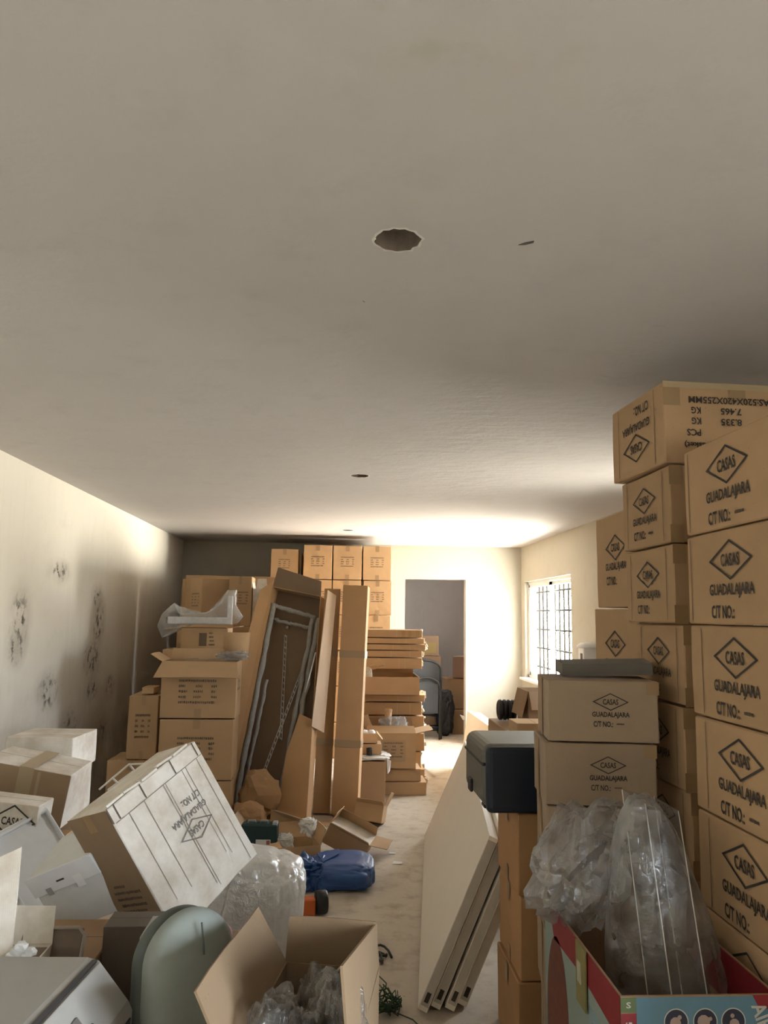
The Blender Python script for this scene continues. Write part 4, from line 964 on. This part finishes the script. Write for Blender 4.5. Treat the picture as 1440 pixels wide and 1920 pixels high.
# grey office machine (printer) with a slanted front
root = empty('printer', (-.70, 1.88, .532), Rz(-6), label='dusty grey printer with a slanted control panel beside the upholstered pad', cat='printer')
M_PR = plain('printer_grey', (.36, .345, .315), .55, vary=.10, scale=9); M_PR2 = plain('printer_panel', (.40, .39, .37), .5, vary=.12, scale=14); M_PRD = plain('printer_dark', (.05, .05, .055), .5)
prof = [(-.22, 0), (-.22, .185), (-.19, .215), (.085, .222), (.115, .215), (.195, .125), (.205, .105), (.205, .075), (.17, .07), (.17, .0)]
bm = bmesh.new(); A = [bm.verts.new((x, -.24, z)) for x, z in prof]; B = [bm.verts.new((x, .24, z)) for x, z in prof]
bm.faces.new(A); bm.faces.new(B)
for k in range(len(prof)): j = (k + 1) % len(prof); bm.faces.new((A[k], B[k], B[j], A[j]))
bmesh.ops.recalc_face_normals(bm, faces=bm.faces[:])
bmesh.ops.bevel(bm, geom=[e for e in bm.edges if abs(e.verts[0].co.y - e.verts[1].co.y) < .01 and e.verts[0].co.y > .2 and max(e.verts[0].co.z, e.verts[1].co.z) > .1], offset=.035, segments=4, affect='EDGES')
link('printer_body', bm_mesh(bm, 'printer_body'), M_PR, root)
link('seam', box_mesh((.108, -.02, .2185), (.012, .43, .006)), M_PRD, root, None)
s_ = Vector((.195, 0, .125)) - Vector((.115, 0, .215)); ang = math.atan2(-s_.z, s_.x)
Rp = Matrix.Rotation(ang, 3, 'Y'); mid = (Vector((.195, 0, .125)) + Vector((.115, 0, .215))) / 2
pm = Rp.to_4x4(); pm.translation = mid + Vector((.004, 0, .004))
pan = link('control_panel', box_mesh((0, -.02, 0), (.115, .42, .008), bev=.003), M_PR2, root, pm)
link('button', box_mesh((.0, -.02, .006), (.026, .026, .005), bev=.002), plain('button_grey', (.16, .15, .14), .5), pan)
link('knob', lathe_mesh([(.014, 0), (.013, .008), (.006, .012)], 14), plain('knob_white', (.7, .7, .68), .4), pan, Matrix.Translation((.035, -.12, .004)))
link('sensor', lathe_mesh([(.007, 0), (.007, .003)], 12), M_PRD, pan, Matrix.Translation((.028, .02, .004)))
link('output_slot', box_mesh((.19, -.02, .085), (.035, .42, .02)), M_PRD, root)
link('tray_lip', box_mesh((.20, -.02, .045), (.03, .40, .04), bev=.006), plain('printer_pale', (.40, .42, .43), .5), root)
carton((-.93, 1.64, 0), .46, .46, .53, 'carton on the floor carrying the grey printer', mat=DARKC, tape=())
# things wedged behind the printer
root = empty('framed_tray', (-.80, 2.48, .575), Rxyz(62, 0, 0), label='brown tray with a rounded rim behind the printer', cat='tray')
link('plate', box_mesh((-.02, .035, 0), (.17, .11, .008), bev=.003), plain('tray_brown', (.17, .12, .085), .5, vary=.3), root)
link('rim', tube_mesh([(-.11, -.02, .004), (.05, -.02, .004), (.07, .0, .004), (.07, .07, .004), (.05, .09, .004), (-.11, .09, .004)], .006, 8, True), plain('tray_rim', (.30, .26, .21), .4), root)
carton((-1.16, 2.54, 0), .46, .32, .56, 'carton on the floor behind the printer, under the brown tray', mat=DARKC, tape=())
carton((-.70, 2.58, .402), .19, .13, .235, 'dark grey-brown carton wedged between printer and tipped carton', mat=cardboard('grey_brown', (.17, .14, .115)), tape=())  # board in an even dark grey-brown
carton((-.55, 2.24, 0), .14, .34, .42, 'narrow carton on the floor between printer and upholstered pad', mat=DARKC, tape=())
c = carton((-.545, 2.40, .422), .13, .16, .255, 'white carton with a red side patch between printer and upholstered pad', mat=plain('white_card', (.40, .38, .35), .7), tape=())
strip(c, 'red_patch', face_frame('front', .13, .16, .255), .085, .08, .128, .20, plain('patch_red', (.28, .02, .02), .5))

# grey-green upholstered chair back standing on end
root = empty('chair_back', (-.365, 2.13, .352), Rz(40), label='grey-green upholstered chair back with a rounded top standing on end', cat='cushion')
M_UPH = plain('upholstery', (.28, .31, .285), .75, vary=.06, scale=40, bumpy=.05); M_UPD = plain('chair_shell', (.10, .115, .105), .6)
def pad(w, h, t, y, puff, name, mat):
    bm = bmesh.new(); NU, NV = 28, 10; rows = []
    outline = []
    for k in range(NU + 1):                                           # bottom-left, up, round the top, down
        a = math.pi * k / NU; outline.append((-w / 2 * math.cos(a), h - w / 2 * 1.0 + w / 2 * math.sin(a)))
    outline = [(-w / 2, 0.0), (-w / 2, h * .2), (-w / 2, h * .4)] + outline + [(w / 2, h * .4), (w / 2, h * .2), (w / 2, 0.0)]
    cx, cz = 0, h * .5; rings = []
    for sgn in (1, -1):
        for i in range(6):
            th = (math.pi / 2) * i / 5; s = 1 - (1 - math.cos(th)) * puff if sgn == 1 else 1 - (1 - math.cos(math.pi / 2 - th)) * puff
            yy = y + (t / 2) * (math.sin(th) - 1 if False else 0)
        break
    for j in range(9):
        f = j / 8; s = 1 - puff * (abs(2 * f - 1) ** 3); yy = y - t / 2 + t * f
        rings.append([bm.verts.new((cx + (x - cx) * s, yy, cz + (z - cz) * s if z > .01 else 0)) for x, z in outline])
    for A_, B_ in zip(rings, rings[1:]):
        for k in range(len(outline)): j = (k + 1) % len(outline); bm.faces.new((A_[k], A_[j], B_[j], B_[k]))
    def cap(ring, yoff):
        prev = ring
        for s, dy in ((.75, .6), (.5, .85), (.25, .97)):
            cur = [bm.verts.new((v.co.x * s, v.co.y + yoff * dy, cz + (v.co.z - cz) * s)) for v in ring]
            for k in range(len(ring)): j = (k + 1) % len(ring); bm.faces.new((prev[k], prev[j], cur[j], cur[k]))
            prev = cur
        bm.faces.new(prev)
    cap(rings[0], -.018); cap(rings[-1], .012)
    link(name, bm_mesh(bm, name, True), mat, root)
pad(.235, .50, .075, -.02, .10, 'padded_front', M_UPH); pad(.24, .49, .05, .038, .08, 'back_shell', M_UPD)
link('seam', tube_mesh([(-.005, -.082, .485), (.0, -.086, .44), (.002, -.087, .41)], .0025, 5), M_UPD, root)
carton((-.49, 1.97, 0), .26, .28, .35, 'carton on the floor carrying the upholstered chair back', mat=DARKC, tape=())
# dark tube with a pink end
root = empty('cardboard_tube', (-.355, 2.58, .60), Rxyz(62, 0, 42), label='dark tube with a pink-ringed open end behind the chair back', cat='tube')
link('tube_wall', lathe_mesh([(.020, -.16), (.020, .07), (.013, .07), (.013, -.1)], 18, cap=False), plain('tube_dark', (.035, .022, .02), .5), root)
link('end_ring', lathe_mesh([(.021, .066), (.0215, .073), (.013, .073), (.0125, .066)], 18, cap=False), plain('ring_pink', (.46, .28, .25), .5), root)
# bubble-wrapped bundle
def slump(p): return Vector((p.x * (1.05 - .25 * p.z) + .10 * p.z, p.y, p.z - (.05 if p.x < -.1 else 0)))
o = link('wrapped_bundle', crumple_mesh((.225, .19, .285), 9, .09, 6, .6, 1.8, squash=slump, smooth=True), BUBBLE); o.matrix_basis = Matrix.Translation((-.35, 3.60, .285)) @ Matrix.Rotation(math.radians(4), 4, 'Y')
tag(o, 'bundle wrapped in shiny silvery bubble film beside the tipped carton', 'bundle')
inner = link('wrapped_core', crumple_mesh((.19, .16, .25), 12, .06, 4, .6), plain('core_pale', (.66, .64, .60), .8), o)
# open carton in front with clear plastic
oc = open_carton((-.197, 1.70, 0), .25, .49, .695, 'open carton full of crumpled clear plastic in the aisle, its flaps raised', yaw=-10, mat=cardboard('front', (.31, .22, .14)), flaps={'back': (.115, -4), 'left': (.155, 30)}, name='front_carton', t=.006)
RI = Rz(-10).inverted()
link('flap', slab_mesh([RI @ (Vector(q_) - oc.location) for q_ in ((.130, 2.145, .69), (.049, 1.66, .69), (.028, 1.70, .885), (.124, 2.15, .80))], .006), oc.children[0].data.materials[0], oc)
for k, (x, y, z, r, s) in enumerate(((-.105, 1.82, .64, (.085, .10, .13), 3), (.02, 1.84, .66, (.07, .10, .13), 7), (-.01, 2.03, .62, (.07, .08, .12), 11))):
    o = link('plastic_wrap', crumple_mesh(r, s, .40, 5, .9, 2.4, smooth=True), clear_film('crinkled_film', cover=.18, rough=.14, white=.42, crinkle=18)); o.location = (x, y, z)
    tag(o, f'crumpled clear plastic in the front open carton, {("under the outward flap", "beside the raised side flap", "against the raised back flap")[k]}', 'plastic', 'clear plastic in the front carton')
M_STICK = plain('clear_stick', (.55, .53, .5), .3, spec=.7)
for k, (a, b_) in enumerate((((-.16, 1.80, .60), (-.155, 1.81, .70)), ((.00, 2.05, .70), (.06, 2.11, .735)), ((.0, 2.02, .64), (.005, 2.03, .69)))):
    o = link('plastic_stick', tube_mesh([a, Vector(a).lerp(Vector(b_), .5), b_], .004, 8), M_STICK); tag(o, f'small clear plastic stick among the wrapping, {("by the outward flap", "slanting by the back flap", "upright in the middle")[k]}', 'stick')

# ---------------------------------------------------------------- on the floor of the aisle
root = empty('tool_case', (-.46, 5.27, 0), Rz(-4), label='dark teal tool case standing on edge with steel latches and a white sticker', cat='tool case')
M_TC = plain('tool_teal', (.012, .04, .045), .45)
link('shell', box_mesh((0, 0, .135), (.235, .09, .25), bev=.012, seg=2), M_TC, root)
for x in (-.05, .03): link('latch', tube_mesh([(x - .025, -.02, .262), (x - .022, -.02, .278), (x + .022, -.02, .278), (x + .025, -.02, .262)], .006, 6), plain('latch_grey', (.30, .33, .33), .4), root)
link('hinge_cap', box_mesh((.10, -.01, .262), (.03, .06, .02), bev=.004), MATS['latch_grey'], root)
st = link('sticker', box_mesh((.03, -.0465, .15), (.095, .002, .035)), WHITE, root); link('sticker_code', box_mesh((.062, -.048, .15), (.022, .002, .026)), plain('code_red', (.3, .12, .11), .6), st)
open_carton((-.60, 5.47, 0), .42, .24, .17, 'low open carton behind the teal tool case', mat=DARKC, flaps={'left': (.09, 40), 'front': (.05, 150)})
o = link('cut_board', slab_mesh([(-0.407, 5.450, 0.292), (-0.232, 5.420, 0.241), (-0.192, 5.400, 0.249), (-0.194, 5.400, 0.181), (-0.230, 5.420, 0.176), (-0.412, 5.470, 0.080)], .006), WARM); tag(o, 'cut sheet of cardboard standing beside the teal tool case', 'cardboard')
link('folded_lip', slab_mesh([(-0.407, 5.450, 0.292), (-0.232, 5.420, 0.241), (-0.187, 5.340, 0.264), (-0.373, 5.370, 0.314)], .005), cardboard('upright_pale', (.58, .42, .29)), o)
oc = open_carton((-.305, 5.10, 0), .25, .22, .15, 'small open carton with white paper wads by the tool case', yaw=14, mat=WARM, flaps={'right': (.10, 20), 'back': (.10, 30), 'left': (.06, 100)})
for k, (x, y, z, s) in enumerate(((-.30, 5.30, .13, .055), (-.16, 5.42, .19, .06))):
    o = link('paper_wad', crumple_mesh((s, s, s), k + 4, .35, 4), PAPER); o.location = (x, y, z); tag(o, f'white paper wad in the small open carton, {("by its drooping flap", "by its raised flap")[k]}', 'paper')
oc = open_carton((-.06, 5.45, .05), .30, .24, .13, 'overturned carton with splayed flaps behind the blue bundle', R=Rxyz(0, 24, -14), mat=KRAFT, flaps={'right': (.12, 75), 'left': (.08, -10), 'front': (.06, 60), 'back': (.08, -30)})
oc.location.z += .04
link('lid_board', slab_mesh([(-.15, -.12, .132), (.15, -.12, .132), (.15, .12, .132), (-.15, .12, .132)], .005), PALE, oc)
M_TARP = plain('blue_tarp', (.028, .085, .26), .42, spec=.5, vary=.15, scale=12)
root = empty('tarp_bundle', (.07, 4.93, 0), Rz(-6), label='blue tarpaulin folded and tied into a bundle on the floor', cat='tarp')
def tarp(p): return Vector((p.x, p.y + .03 * p.z, max(-.07, p.z)))
link('folded_tarp', crumple_mesh((.19, .20, .075), 3, .10, 5, .5, 2.4, squash=tarp, smooth=True), M_TARP, root, Matrix.Translation((.01, 0, .072)))
link('gathered_end', crumple_mesh((.11, .14, .075), 6, .5, 5, .7, 3.4, squash=lambda p: Vector((p.x, p.y, max(-.068, p.z)))), M_TARP, root, Matrix.Translation((-.185, -.06, .07)))
link('tie', tube_mesh([(-.13, -.2, .02), (-.12, -.17, .13), (-.11, 0, .15), (-.12, .17, .10)], .008, 6), M_TARP, root)
link('fold', slab_mesh([(-.10, -.12, .148), (-.02, .02, .158), (-.03, .14, .152), (-.16, .06, .145)], .006), M_TARP, root)
root = empty('tape_measure', (-0.077, 4.427, 0.001), Rz(12), label='orange tape measure with a black round reel on the floor', cat='tool')
link('orange_body', box_mesh((-.05, 0, .045), (.10, .07, .085), bev=.008), plain('orange_plastic', (.55, .12, .03), .4), root)
link('reel', lathe_mesh([(.055, -.03), (.06, -.02), (.06, .02), (.055, .03)], 24), BLACK, root, Matrix.Translation((.035, 0, .06)) @ Matrix.Rotation(math.pi / 2, 4, 'Y'))
pts = [(.25 + (.05 - .004 * k) * math.cos(k * .5) , 3.87 + (.14 - .008 * k) * math.sin(k * .5), .008 + .003 * (k % 5)) for k in range(26)]
o = link('black_cable', tube_mesh(pts, .006, 7), BLACK); tag(o, 'coil of black cable on the floor beside the front open carton', 'cable')
root = empty('green_twine', (.235, 3.40, 0), None, label='tangle of green twine on the floor beside the front open carton', cat='twine')
M_GRN = plain('twine_green', (.035, .075, .03), .7)
for k in range(16):
    r = random.Random(k); a = r.uniform(0, 6.28); P_ = []
    for i in range(8):
        a += r.uniform(.3, 1.0); rr = r.uniform(.02, .075); P_.append((rr * math.cos(a), rr * 1.4 * math.sin(a), r.uniform(.006, .06)))
    link('strand', tube_mesh(P_, .0028, 5), M_GRN, root)
link('strand', tube_mesh([(.05, -.05, .01), (.11, -.09, .004), (.14, -.16, .004), (.14, -.24, .004)], .0028, 5), M_GRN, root)
link('strand', tube_mesh([(.0, .05, .02), (.02, .16, .03), (-.01, .26, .02), (-.04, .30, .005)], .0028, 5), M_GRN, root)
o = link('foam_strip', tube_mesh([(0.861, 8.626, 0.020), (0.946, 8.448, 0.020), (1.004, 8.222, 0.020), (1.035, 7.980, 0.020)], [.012, .012, .01, .006], 6), PAPER); tag(o, 'bent strip of white foam on the bright floor by the flat cartons', 'scrap')
for k, (p, s) in enumerate((((0.440, 5.291, 0.002), .035), ((0.420, 5.497, 0.002), .025), ((0.186, 5.353, 0.004), .05), ((-0.057, 6.245, 0.002), .09))):
    o = link('paper_scrap', slab_mesh([Vector(p) + Vector(q) * s for q in ((-1, -.6, 0), (.8, -.8, .05), (1, .5, 0), (-.6, .9, .1))], .002), PAPER if k < 3 else WARM)
    tag(o, f'flat scrap on the concrete floor, {("of white paper, larger of two in the open aisle", "of white paper, smaller of two in the open aisle", "of pale film beside the blue bundle", "of tan cardboard before the upright cartons")[k]}', 'scrap')
